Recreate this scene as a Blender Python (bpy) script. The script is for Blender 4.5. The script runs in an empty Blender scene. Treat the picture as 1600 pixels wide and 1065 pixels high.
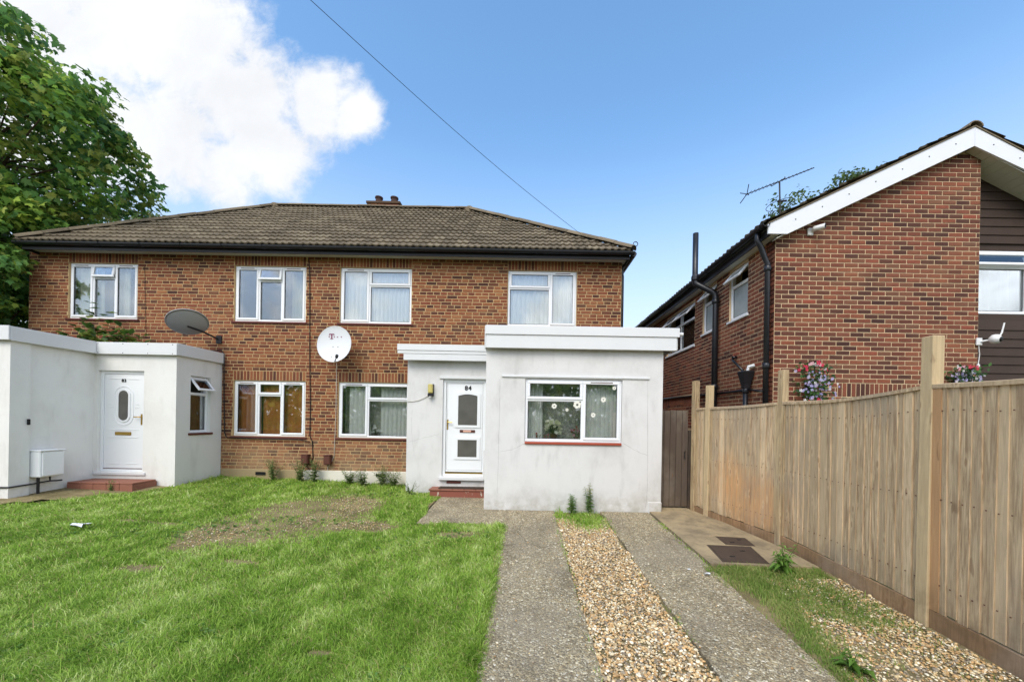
import bpy, math, random
import numpy as np
from mathutils import Matrix, Vector

random.seed(7)
rng = np.random.default_rng(7)
S = bpy.context.scene
COL = S.collection
PI = math.pi

# ------------------------------------------------------------------ camera
EYE = 1.6
cam_d = bpy.data.cameras.new("camera")
cam = bpy.data.objects.new("camera", cam_d)
COL.objects.link(cam)
cam.matrix_world = Matrix.Translation((0, 0, EYE)) @ Matrix.Rotation(PI / 2, 4, 'X') @ Matrix.Rotation(0.0175, 4, 'Z')
cam_d.sensor_width = 36
cam_d.lens = 13.5
cam_d.shift_x = -0.01125
cam_d.shift_y = 0.0766
cam_d.clip_start = 0.05
cam_d.clip_end = 3000
S.camera = cam

# ------------------------------------------------------------------ light
SUN_EL, SUN_AZ = math.radians(47), math.radians(-158)     # azimuth from +Y, positive towards +X
W = bpy.data.worlds.new("World")
S.world = W
W.use_nodes = True
nt = W.node_tree
nt.nodes.clear()
def wn(t, **k):
    n = nt.nodes.new(t)
    for a, b in k.items():
        setattr(n, a, b)
    return n
def wl(a, b):
    nt.links.new(a, b)
out = wn('ShaderNodeOutputWorld')
bg = wn('ShaderNodeBackground')
bg.inputs['Strength'].default_value = 0.13
wl(bg.outputs[0], out.inputs[0])
sky = wn('ShaderNodeTexSky', sky_type='NISHITA')
sky.sun_disc = False
sky.sun_elevation = SUN_EL
sky.sun_rotation = SUN_AZ
sky.air_density = 1.0
sky.dust_density = 0.8
sky.ozone_density = 3.0
tc = wn('ShaderNodeTexCoord')
def wmath(op, a, b=None, c=None, clamp=False):
    n = wn('ShaderNodeMath', operation=op)
    n.use_clamp = clamp
    for i, v in enumerate((a, b, c)):
        if v is None:
            continue
        if isinstance(v, (int, float)):
            n.inputs[i].default_value = v
        else:
            wl(v, n.inputs[i])
    return n.outputs[0]
def wdist(vec, p):
    n = wn('ShaderNodeVectorMath', operation='DISTANCE')
    wl(vec, n.inputs[0])
    n.inputs[1].default_value = p
    return n.outputs['Value']
nrm = wn('ShaderNodeVectorMath', operation='NORMALIZE')
wl(tc.outputs['Generated'], nrm.inputs[0])
D = nrm.outputs[0]
def wnoise(scale, detail, rough, off=(0, 0, 0), dist=0.0):
    m = wn('ShaderNodeMapping')
    m.inputs['Location'].default_value = off
    wl(D, m.inputs['Vector'])
    n = wn('ShaderNodeTexNoise')
    n.inputs['Scale'].default_value = scale
    n.inputs['Detail'].default_value = detail
    n.inputs['Roughness'].default_value = rough
    n.inputs['Distortion'].default_value = dist
    wl(m.outputs[0], n.inputs['Vector'])
    return n.outputs['Fac']
n1 = wnoise(5.5, 9, 0.62, (0.3, 1.1, 0.2), 0.35)
n2 = wnoise(2.4, 8, 0.6, (4.1, 2.2, 0.7), 0.2)
# the one large cumulus ahead, up to the left
sepd = wn('ShaderNodeSeparateXYZ')
wl(D, sepd.inputs[0])
yc = wmath('MAXIMUM', sepd.outputs['Y'], 0.05)
flat = wn('ShaderNodeCombineXYZ')
wl(wmath('DIVIDE', sepd.outputs['X'], yc), flat.inputs[0])
wl(wmath('DIVIDE', sepd.outputs['Z'], yc), flat.inputs[1])
def fnoise(scale, detail, rough, dist, z):
    m = wn('ShaderNodeMapping')
    m.inputs['Location'].default_value = (0, 0, z)
    wl(flat.outputs[0], m.inputs['Vector'])
    n = wn('ShaderNodeTexNoise')
    for k_, v_ in (('Scale', scale), ('Detail', detail), ('Roughness', rough), ('Distortion', dist)):
        n.inputs[k_].default_value = v_
    wl(m.outputs[0], n.inputs['Vector'])
    return n.outputs['Fac']
nf = fnoise(5.0, 10, 0.62, 0.25, 1.7)
nf2 = fnoise(13.0, 9, 0.66, 0.4, 4.2)
blobs = [(-1.30, 1.06, .34), (-1.08, 1.0, .33), (-.88, .95, .27), (-.72, .83, .21), (-.55, .82, .15), (-.46, .79, .09), (-.68, .70, .16), (-.77, .63, .13), (-.95, .74, .24), (-1.15, .72, .26), (-1.3, .8, .3)]
acc = None
for x, z, r in blobs:
    d = wdist(flat.outputs[0], (x, z, 0))
    h = wmath('SUBTRACT', 1.0, wmath('DIVIDE', d, r))
    acc = h if acc is None else wmath('SMOOTH_MAX', acc, h, 0.2)
c_big = wmath('ADD', wmath('MULTIPLY', acc, 1.0), wmath('ADD', wmath('MULTIPLY', wmath('SUBTRACT', nf, 0.5), 1.5), wmath('MULTIPLY', wmath('SUBTRACT', nf2, 0.5), .75)))
front = wn('ShaderNodeMapRange', interpolation_type='SMOOTHSTEP')
wl(sepd.outputs['Y'], front.inputs[0])
front.inputs[1].default_value = 0.05
front.inputs[2].default_value = 0.2
ramp = wn('ShaderNodeMapRange', interpolation_type='SMOOTHSTEP')
wl(c_big, ramp.inputs[0])
ramp.inputs[1].default_value = 0.0
ramp.inputs[2].default_value = 0.62
mask_big = wmath('MULTIPLY', ramp.outputs[0], front.outputs[0])
# broken cloud over the rest of the sky (behind the camera, as the windows mirror it)
sep = wn('ShaderNodeSeparateXYZ')
wl(D, sep.inputs[0])
back = wn('ShaderNodeMapRange', interpolation_type='SMOOTHSTEP')
wl(sep.outputs['Y'], back.inputs[0])
back.inputs[1].default_value = 0.15
back.inputs[2].default_value = -0.25
r2 = wn('ShaderNodeMapRange', interpolation_type='SMOOTHSTEP')
wl(n2, r2.inputs[0])
r2.inputs[1].default_value = 0.45
r2.inputs[2].default_value = 0.54
mask_back = wmath('MULTIPLY', back.outputs[0], r2.outputs[0])
mask = wmath('MAXIMUM', mask_big, mask_back)
fold = wmath('ADD', wmath('MULTIPLY', fnoise(3.2, 8, 0.58, 0.5, 8.3), .7), wmath('MULTIPLY', nf2, .3))
cl_a = wn('ShaderNodeMapRange')
wl(fold, cl_a.inputs[0])
cl_a.inputs[1].default_value = 0.36
cl_a.inputs[2].default_value = 0.60
cl_a.inputs[3].default_value = 3.6
cl_a.inputs[4].default_value = 4.05
cl_b = wn('ShaderNodeMapRange')
wl(n1, cl_b.inputs[0])
cl_b.inputs[1].default_value = 0.35
cl_b.inputs[2].default_value = 0.65
cl_b.inputs[3].default_value = 4.0
cl_b.inputs[4].default_value = 10.5
cl_m = wn('ShaderNodeMix', data_type='FLOAT')
wl(front.outputs[0], cl_m.inputs[0])
wl(cl_b.outputs[0], cl_m.inputs[2])
wl(cl_a.outputs[0], cl_m.inputs[3])
cl_shade = cl_m
cc = wn('ShaderNodeCombineColor')
for i in range(3):
    wl(wmath('MULTIPLY', cl_shade.outputs[0], (0.97, 0.99, 1.03)[i]), cc.inputs[i])
hs = wn('ShaderNodeHueSaturation')
hs.inputs['Saturation'].default_value = 1.08
hs.inputs['Value'].default_value = 1.28
hs.inputs['Hue'].default_value = 0.492
wl(sky.outputs[0], hs.inputs['Color'])
hz = wn('ShaderNodeMapRange', interpolation_type='SMOOTHSTEP')
wl(sep.outputs['Z'], hz.inputs[0])
hz.inputs[1].default_value = 0.62
hz.inputs[2].default_value = 0.05
hz.inputs[4].default_value = 0.85
air = wn('ShaderNodeMix', data_type='RGBA')
wl(hz.outputs[0], air.inputs['Factor'])
wl(hs.outputs[0], air.inputs['A'])
air.inputs['B'].default_value = (3.35, 3.45, 3.75, 1)
mx = wn('ShaderNodeMix', data_type='RGBA')
wl(mask, mx.inputs['Factor'])
wl(air.outputs['Result'], mx.inputs['A'])
wl(cc.outputs[0], mx.inputs['B'])
wl(mx.outputs['Result'], bg.inputs['Color'])

sun_d = bpy.data.lights.new("sun", 'SUN')
sun_d.energy = 1.25
sun_d.angle = math.radians(32)
sun_d.color = (1.0, 0.92, 0.80)
sun = bpy.data.objects.new("sun", sun_d)
COL.objects.link(sun)
sv = Vector((math.sin(SUN_AZ) * math.cos(SUN_EL), math.cos(SUN_AZ) * math.cos(SUN_EL), math.sin(SUN_EL)))
sun.rotation_euler = sv.to_track_quat('Z', 'Y').to_euler()
sun.location = sv * 60

vs = S.view_settings
vs.view_transform = 'Standard'
vs.look = 'None'
vs.exposure = 1.0
vs.gamma = 1
vs.use_curve_mapping = False
S.cycles.max_bounces = 8
S.cycles.transparent_max_bounces = 24
S.cycles.caustics_reflective = False
S.cycles.caustics_refractive = False

# ------------------------------------------------------------------ helpers
def L(r, g, b):
    """sRGB 0..255 -> linear rgba"""
    f = lambda c: c / 255 / 12.92 if c / 255 <= 0.04045 else ((c / 255 + 0.055) / 1.055) ** 2.4
    return (f(r), f(g), f(b), 1.0)

F_, CX_, CY_, TH_ = 600.0, 818.0, 655.0, 0.0175
def P(px, py, Y):
    """point at depth Y seen at pixel (px, py) of the 1600 px photograph"""
    dx, dy = px - CX_, CY_ - py
    x = dx * math.cos(TH_) - dy * math.sin(TH_)
    z = dx * math.sin(TH_) + dy * math.cos(TH_)
    return Vector((x * Y / F_, Y, EYE + z * Y / F_))

def gz(x, y):
    x = np.asarray(x, float); y = np.asarray(y, float)
    z = -0.038 * (8.8 - np.clip(y, -2.0, 8.8)) + 0.032 * np.clip(-x - 1.5, 0, 7.5)
    return z
def lawn_bump(x, y):
    return 0.012 * np.sin(2.3 * x + 0.7 * y) + 0.010 * np.sin(1.1 * x - 3.1 * y + 1.0) + 0.007 * np.sin(6.1 * x + 5.3 * y)

ROOT = {}
def link(o, parent=None):
    COL.objects.link(o)
    if parent is not None:
        o.parent = parent
        if parent.name in ROOT:
            o.matrix_parent_inverse = Matrix.Translation(-ROOT[parent.name])
    return o
def tag(o, label=None, cat=None, group=None, kind=None):
    if label: o['label'] = label
    if cat: o['category'] = cat
    if group: o['group'] = group
    if kind: o['kind'] = kind
    return o
def thing(name, label, cat, loc=(0, 0, 0), group=None):
    o = bpy.data.objects.new(name, None)
    o.empty_display_size = 0.2
    COL.objects.link(o)
    o.location = loc
    ROOT[o.name] = Vector(loc)
    return tag(o, label, cat, group)

class MB:
    def __init__(s):
        s.v, s.f, s.c = [], [], []
        s.col = None
    def add(s, vs, fs):
        b = len(s.v)
        s.v += [tuple(q) for q in vs]
        s.f += [tuple(i + b for i in f) for f in fs]
        if s.col is not None:
            s.c += [s.col] * len(vs)
        return s
    def box(s, x0, x1, y0, y1, z0, z1, fr=None):
        p = [(x, y, z) for z in (z0, z1) for y in (y0, y1) for x in (x0, x1)]
        if fr: p = [fr.pt(*q) for q in p]
        return s.add(p, [(0, 2, 3, 1), (4, 5, 7, 6), (0, 1, 5, 4), (2, 6, 7, 3), (0, 4, 6, 2), (1, 3, 7, 5)])
    def cbox(s, x0, x1, y0, y1, z0, z1, c=0.006, fr=None):
        """box with chamfered edges"""
        X, Y, Z = (x0, x1), (y0, y1), (z0, z1)
        c = min(c, (x1 - x0) / 2.2, (y1 - y0) / 2.2, (z1 - z0) / 2.2)
        V, idx = [], {}
        for i in (0, 1):
            for j in (0, 1):
                for k in (0, 1):
                    sx, sy, sz = (c, -c)[i], (c, -c)[j], (c, -c)[k]
                    for a in range(3):
                        q = [X[i] + sx, Y[j] + sy, Z[k] + sz]
                        q[a] = (X[i], Y[j], Z[k])[a]
                        idx[(i, j, k, a)] = len(V)
                        V.append(tuple(q))
        fs = []
        for a, order in ((0, [(0, 0), (0, 1), (1, 1), (1, 0)]), (1, [(0, 0), (0, 1), (1, 1), (1, 0)]), (2, [(0, 0), (0, 1), (1, 1), (1, 0)])):
            for e in (0, 1):
                q = []
                for (m, n) in order:
                    k = [m, n]; k.insert(a, e)
                    q.append(idx[(*k, a)])
                fs.append(tuple(q))
        for a, b_ in ((0, 1), (0, 2), (1, 2)):
            o = 3 - a - b_
            for e in (0, 1):
                for g in (0, 1):
                    k0 = [0, 0, 0]; k0[a] = e; k0[b_] = g; k0[o] = 0
                    k1 = list(k0); k1[o] = 1
                    fs.append((idx[(*k0, a)], idx[(*k0, b_)], idx[(*k1, b_)], idx[(*k1, a)]))
        for i in (0, 1):
            for j in (0, 1):
                for k in (0, 1):
                    fs.append((idx[(i, j, k, 0)], idx[(i, j, k, 1)], idx[(i, j, k, 2)]))
        if fr: V = [fr.pt(*q) for q in V]
        return s.add(V, fs)
    def quad(s, a, b, c, d):
        return s.add([a, b, c, d], [(0, 1, 2, 3)])
    def prism(s, poly, a, b):
        """closed outline poly of 3D points swept by the vector b-a given as offset vectors"""
        n = len(poly)
        a, b = Vector(a), Vector(b)
        vs_ = [tuple(Vector(p) + a) for p in poly] + [tuple(Vector(p) + b) for p in poly]
        fs = [tuple(range(n))[::-1], tuple(range(n, 2 * n))] + [(i, (i + 1) % n, n + (i + 1) % n, n + i) for i in range(n)]
        return s.add(vs_, fs)
    def tube(s, pts, r, n=8, cap=True):
        pts = [Vector(p) for p in pts]
        rs = r if isinstance(r, (list, tuple)) else [r] * len(pts)
        vs_, fs = [], []
        up = None
        for i, p in enumerate(pts):
            t = (pts[min(i + 1, len(pts) - 1)] - pts[max(i - 1, 0)])
            if t.length < 1e-9: t = Vector((0, 0, 1))
            t.normalize()
            if up is None:
                up = Vector((0, 0, 1)) if abs(t.z) < 0.9 else Vector((1, 0, 0))
            a = t.cross(up)
            if a.length < 1e-6:
                a = t.cross(Vector((1, 0.2, 0)))
            a.normalize()
            b = a.cross(t).normalized()
            up = b
            for k in range(n):
                w = 2 * PI * k / n
                vs_.append(p + a * (math.cos(w) * rs[i]) + b * (math.sin(w) * rs[i]))
        for i in range(len(pts) - 1):
            for k in range(n):
                fs.append((i * n + k, i * n + (k + 1) % n, (i + 1) * n + (k + 1) % n, (i + 1) * n + k))
        if cap:
            fs.append(tuple(range(n))[::-1])
            fs.append(tuple(range((len(pts) - 1) * n, len(pts) * n)))
        return s.add(vs_, fs)
    def lathe(s, prof, M, n=20):
        """prof: list of (r, h) revolved about local z, placed by matrix M"""
        vs_, fs = [], []
        for r, h in prof:
            for k in range(n):
                w = 2 * PI * k / n
                vs_.append(M @ Vector((r * math.cos(w), r * math.sin(w), h)))
        for i in range(len(prof) - 1):
            for k in range(n):
                fs.append((i * n + k, i * n + (k + 1) % n, (i + 1) * n + (k + 1) % n, (i + 1) * n + k))
        return s.add(vs_, fs)
    def mesh(s, name, mat, smooth=False):
        me = bpy.data.meshes.new(name)
        me.from_pydata(s.v, [], s.f)
        if s.c:
            ca = me.color_attributes.new('Col', 'FLOAT_COLOR', 'POINT')
            ca.data.foreach_set('color', np.array(s.c, np.float32).ravel())
        if mat: me.materials.append(mat)
        if smooth:
            me.polygons.foreach_set('use_smooth', [True] * len(me.polygons))
        me.update()
        return me
    def build(s, name, mat, parent=None, smooth=False):
        return link(bpy.data.objects.new(name, s.mesh(name, mat, smooth)), parent)

class Frame:
    """wall frame: u along the wall, n outwards, v up; local point (u, -n, v)"""
    def __init__(s, ox, oy, oz, rot):
        s.o = Vector((ox, oy, oz)); s.rot = rot
        s.c, s.s = math.cos(rot), math.sin(rot)
    def pt(s, u, y, v):
        return Vector((s.o.x + s.c * u - s.s * y, s.o.y + s.s * u + s.c * y, s.o.z + v))

def fast_mesh(name, V, T, mat, col=None, smooth=False):
    me = bpy.data.meshes.new(name)
    V = np.asarray(V, np.float32); T = np.asarray(T, np.int32)
    me.vertices.add(len(V)); me.vertices.foreach_set('co', V.ravel())
    k = T.shape[1]
    me.loops.add(T.size); me.loops.foreach_set('vertex_index', T.ravel())
    me.polygons.add(len(T)); me.polygons.foreach_set('loop_start', np.arange(0, T.size, k, dtype=np.int32))
    if smooth: me.polygons.foreach_set('use_smooth', np.ones(len(T), bool))
    if col is not None:
        ca = me.color_attributes.new('Col', 'FLOAT_COLOR', 'POINT')
        c4 = np.ones((len(V), 4), np.float32); c4[:, :3] = col
        ca.data.foreach_set('color', c4.ravel())
    me.materials.append(mat)
    me.update(calc_edges=True)
    me.validate()
    return me

# ------------------------------------------------------------------ materials
class NT:
    def __init__(s, name):
        s.m = bpy.data.materials.new(name)
        s.m.use_nodes = True
        s.t = s.m.node_tree
        s.t.nodes.clear()
        s.out = s.n('ShaderNodeOutputMaterial')
        s.tc = s.n('ShaderNodeTexCoord')
    def n(s, t, **k):
        x = s.t.nodes.new(t)
        for a, b in k.items(): setattr(x, a, b)
        return x
    def l(s, a, b): s.t.links.new(a, b)
    def put(s, sock, v):
        if isinstance(v, (int, float, tuple)): sock.default_value = v
        else: s.l(v, sock)
    def math(s, op, a, b=0.0, clamp=False):
        x = s.n('ShaderNodeMath', operation=op); x.use_clamp = clamp
        s.put(x.inputs[0], a); s.put(x.inputs[1], b)
        return x.outputs[0]
    def mix(s, f, a, b, blend='MIX'):
        x = s.n('ShaderNodeMix', data_type='RGBA', blend_type=blend)
        s.put(x.inputs['Factor'], f); s.put(x.inputs['A'], a); s.put(x.inputs['B'], b)
        return x.outputs['Result']
    def map(s, scale=(1, 1, 1), world=True, loc=(0, 0, 0)):
        m = s.n('ShaderNodeMapping')
        m.inputs['Scale'].default_value = scale
        m.inputs['Location'].default_value = loc
        if world:
            g = s.n('ShaderNodeNewGeometry')
            s.l(g.outputs['Position'], m.inputs['Vector'])
        else:
            s.l(s.tc.outputs['Object'], m.inputs['Vector'])
        return m.outputs[0]
    def noise(s, scale, detail=4, rough=0.55, vec=None, dist=0.0):
        x = s.n('ShaderNodeTexNoise')
        x.inputs['Scale'].default_value = scale
        x.inputs['Detail'].default_value = detail
        x.inputs['Roughness'].default_value = rough
        x.inputs['Distortion'].default_value = dist
        s.l(vec if vec is not None else s.map(), x.inputs['Vector'])
        return x.outputs['Fac']
    def ramp(s, f, stops, interp='LINEAR'):
        x = s.n('ShaderNodeValToRGB')
        x.color_ramp.interpolation = interp
        el = x.color_ramp.elements
        while len(el) < len(stops): el.new(0.5)
        for e, (p, c) in zip(el, stops):
            e.position = p
            e.color = c if len(c) == 4 else (*c, 1)
        s.put(x.inputs[0], f)
        return x.outputs['Color']
    def range(s, f, a, b, c=0.0, d=1.0, smooth=True):
        x = s.n('ShaderNodeMapRange', interpolation_type='SMOOTHSTEP' if smooth else 'LINEAR')
        s.put(x.inputs[0], f)
        for i, v in enumerate((a, b, c, d)): x.inputs[i + 1].default_value = v
        return x.outputs[0]
    def attr(s, name='Col'):
        x = s.n('ShaderNodeAttribute'); x.attribute_name = name
        return x
    def rnd(s):
        return s.n('ShaderNodeObjectInfo').outputs['Random']
    def bump(s, h, strength=0.3, dist=0.01):
        b = s.n('ShaderNodeBump')
        b.inputs['Strength'].default_value = strength
        b.inputs['Distance'].default_value = dist
        s.l(h, b.inputs['Height'])
        return b.outputs['Normal']
    def bsdf(s, color, rough=0.8, spec=0.3, metal=0.0, normal=None, trans=None):
        b = s.n('ShaderNodeBsdfPrincipled')
        s.put(b.inputs['Base Color'], color); s.put(b.inputs['Roughness'], rough)
        b.inputs['Specular IOR Level'].default_value = spec
        b.inputs['Metallic'].default_value = metal
        if normal is not None: s.l(normal, b.inputs['Normal'])
        sh = b.outputs[0]
        if trans is not None:
            t = s.n('ShaderNodeBsdfTranslucent'); s.put(t.inputs['Color'], color)
            m = s.n('ShaderNodeMixShader'); m.inputs[0].default_value = trans
            s.l(sh, m.inputs[1]); s.l(t.outputs[0], m.inputs[2])
            sh = m.outputs[0]
        s.l(sh, s.out.inputs[0])
        return s.m

def sc(c, k):
    return tuple(min(1, x * k) for x in c[:3]) + (1.0,)
def plain(name, c, rough=0.6, var=0.12, scale=6, spec=0.3, metal=0.0, bump=0.0, bscale=40, trans=None):
    t = NT(name)
    f = t.noise(scale, 5, 0.6)
    g = t.noise(scale * 7, 3, 0.6)
    col = t.mix(f, sc(c, 1 - var), sc(c, 1 + var))
    col = t.mix(t.math('MULTIPLY', g, 0.3), col, sc(c, 1 - 1.5 * var))
    nm = t.bump(t.noise(bscale, 4, 0.6), bump, 0.01) if bump else None
    return t.bsdf(col, rough, spec, metal, nm, trans)

def brick_mat(name, per_obj, pal, pale=True):
    t = NT(name)
    f = t.rnd() if per_obj else t.attr().outputs['Fac']
    w = t.n('ShaderNodeTexWhiteNoise', noise_dimensions='1D')
    t.l(f, w.inputs['W'])
    c = t.ramp(w.outputs['Value'], pal)
    c = t.mix(t.range(t.noise(60, 4, 0.7), 0.35, 0.75, 0, .45), c, L(70, 48, 40))
    c = t.mix(t.range(t.noise(0.9, 4, 0.6, t.map((1, 1, 1.6))), 0.45, 0.75, 0, .28), c, L(158, 112, 80))
    if pale:   # salts left by rising damp, low on the wall
        g = t.n('ShaderNodeNewGeometry'); sp = t.n('ShaderNodeSeparateXYZ'); t.l(g.outputs['Position'], sp.inputs[0])
        low = t.math('MULTIPLY', t.range(sp.outputs['Z'], 1.35, 0.35), t.range(t.noise(1.7, 5, .65), 0.3, 0.65))
        c = t.mix(t.math('MULTIPLY', low, .55), c, L(176, 152, 118))
    return t.bsdf(c, 0.85, 0.2, 0, t.bump(t.noise(90, 5, 0.7), 0.5, 0.006))
PAL_A = [(0, L(68, 45, 41)), (.16, L(90, 56, 46)), (.34, L(120, 69, 50)), (.52, L(138, 82, 56)), (.7, L(150, 96, 63)), (.84, L(127, 67, 50)), (1, L(164, 112, 73))]
PAL_B = [(0, L(70, 46, 42)), (.2, L(90, 57, 47)), (.4, L(118, 68, 53)), (.6, L(130, 76, 58)), (.8, L(140, 82, 60)), (.92, L(112, 80, 63)), (1, L(150, 76, 58))]
M = {}
M['brickA_o'] = brick_mat('brick_brown_single', True, PAL_A)
M['brickA_s'] = brick_mat('brick_brown_many', False, PAL_A)
M['brickB_o'] = brick_mat('brick_red_single', True, PAL_B, False)
M['brickB_s'] = brick_mat('brick_red_many', False, PAL_B, False)
M['mortarA'] = plain('mortar_buff', L(192, 164, 122), 0.95, 0.18, 3, 0.1, bump=.3, bscale=120)
M['mortarB'] = plain('mortar_grey_buff', L(212, 186, 150), 0.95, 0.15, 3, 0.1, bump=.3, bscale=120)
M['upvc'] = plain('white_upvc', L(232, 234, 236), 0.35, 0.02, 2, 0.4)
M['white_paint'] = plain('white_painted_board', L(216, 217, 217), 0.5, 0.06, 3, 0.35, bump=.08, bscale=25)
M['white_barge'] = plain('white_bargeboard', L(222, 224, 228), 0.45, 0.07, 2.5, 0.35)
M['rubber'] = plain('black_gasket', L(38, 38, 40), 0.6)
M['dark_metal'] = plain('black_painted_iron', L(34, 33, 36), 0.45, 0.2, 5, 0.4)
M['gutter'] = plain('black_gutter', L(24, 25, 30), 0.35, 0.2, 3, 0.5)
M['brown_plastic'] = plain('brown_plastic', L(92, 56, 46), 0.5, .1)
M['sill'] = plain('dark_red_sill', L(96, 50, 44), 0.6, .15)
M['sill_red'] = plain('red_tile_sill', L(166, 78, 58), 0.55, .15)
M['brass'] = plain('brass', L(196, 160, 84), 0.3, .12, 20, .5, .9)
M['grey_dish'] = plain('grey_dish_metal', L(176, 178, 182), 0.5, .08, 4, .3)
M['white_dish'] = plain('white_dish_metal', L(214, 216, 218), 0.45, .04, 4, .3)
M['magenta'] = plain('magenta_print', L(120, 20, 70), 0.5, .05)
M['room'] = plain('room_plaster', L(120, 112, 102), 0.9, .1)
M['plinth'] = plain('painted_plinth', L(222, 216, 202), .8, .12, 5, .2, bump=.3)
M['plinth_bare'] = plain('bare_plinth', L(164, 146, 112), .9, .2, 5, .1, bump=.3)
M['black'] = plain('black_print', L(20, 20, 22), .5, .05)
M['skyblack'] = M['black']
M['cable'] = plain('black_cable', L(26, 24, 26), .5)
M['cable_white'] = plain('pale_cable', L(190, 184, 172), .5)
M['net'] = plain('net_curtain', L(234, 234, 228), .9, .05, 3, .1, trans=.12)
M['net_grey'] = plain('grey_net_curtain', L(196, 198, 196), .9, .08, 3, .1, trans=.1)
M['curtain_gold'] = plain('gold_brown_curtain', L(190, 124, 64), .9, .4, 4, .1)
M['curtain_green'] = plain('grey_green_curtain', L(178, 180, 160), .9, .12, 4, .1, trans=.1)
M['lamp_glass'] = plain('yellowed_lamp_glass', L(196, 182, 110), .35, .1, 8, .4)
M['paper'] = plain('white_paper', L(228, 226, 214), .8, .04)
M['clay'] = plain('terracotta', L(144, 96, 78), .8, .25)
M['old_clay'] = plain('sooty_clay', L(72, 52, 46), .85, .25)
M['sooty'] = plain('sooty_brick', L(92, 74, 60), .95, .3, 9, .1, bump=.6)
M['bark'] = plain('bark', L(82, 70, 58), .95, .3, 8, .1, bump=.8, bscale=30)
M['stem'] = plain('green_stem', L(84, 104, 52), .8, .15)
M['cladding'] = plain('dark_stained_board', L(66, 52, 44), .7, .3, 3, .25, bump=.35, bscale=18)
M['soffit'] = plain('soffit_white', L(200, 198, 186), .7, .12, 3, .2)
M['lead'] = plain('lead_flashing', L(128, 130, 134), .6, .1)
M['felt'] = plain('roof_felt', L(92, 94, 96), .9, .15)
M['litter'] = plain('white_litter', L(226, 228, 230), .5, .03)
M['camera_white'] = plain('white_plastic', L(222, 222, 220), .4, .04)
M['doormat'] = plain('brown_mat', L(72, 62, 54), .95, .2, 30, .1, bump=.6, bscale=120)

def sheer():
    t = NT('sheer_lace')
    d = t.n('ShaderNodeBsdfDiffuse'); d.inputs['Color'].default_value = L(226, 224, 212)
    tr = t.n('ShaderNodeBsdfTransparent')
    m = t.n('ShaderNodeMixShader'); t.l(t.range(t.noise(38, 3, .6), .35, .65, .32, .62), m.inputs[0])
    t.l(tr.outputs[0], m.inputs[1]); t.l(d.outputs[0], m.inputs[2]); t.l(m.outputs[0], t.out.inputs[0])
    return t.m
M['sheer'] = sheer()
def render_mat(name, c, dirt, amount):
    t = NT(name)
    a = t.noise(1.1, 6, .65, t.map((1, 1, .8)))
    b = t.noise(3.2, 5, .6, t.map((1.6, 1.6, .45)))
    col = t.mix(t.math('MULTIPLY', t.range(a, .42, .72), amount), c, dirt)
    col = t.mix(t.math('MULTIPLY', t.range(b, .5, .8), amount * .8), col, sc(dirt, .85))
    sp = t.n('ShaderNodeSeparateXYZ'); t.l(t.map(), sp.inputs[0])
    low = t.math('MULTIPLY', t.range(sp.outputs['Z'], .42, -.05), t.range(t.noise(5, 5, .7), .3, .7))
    col = t.mix(t.math('MULTIPLY', low, .6), col, L(150, 146, 128))
    h = t.math('ADD', t.noise(8, 4, .6), t.math('MULTIPLY', t.noise(55, 5, .7), .5))
    return t.bsdf(col, .85, .2, 0, t.bump(h, .32, .012))
M['render84'] = render_mat('grey_white_render', L(214, 213, 211), L(184, 182, 178), .55)
M['render83'] = render_mat('white_render', L(226, 225, 221), L(206, 203, 196), .45)

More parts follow.
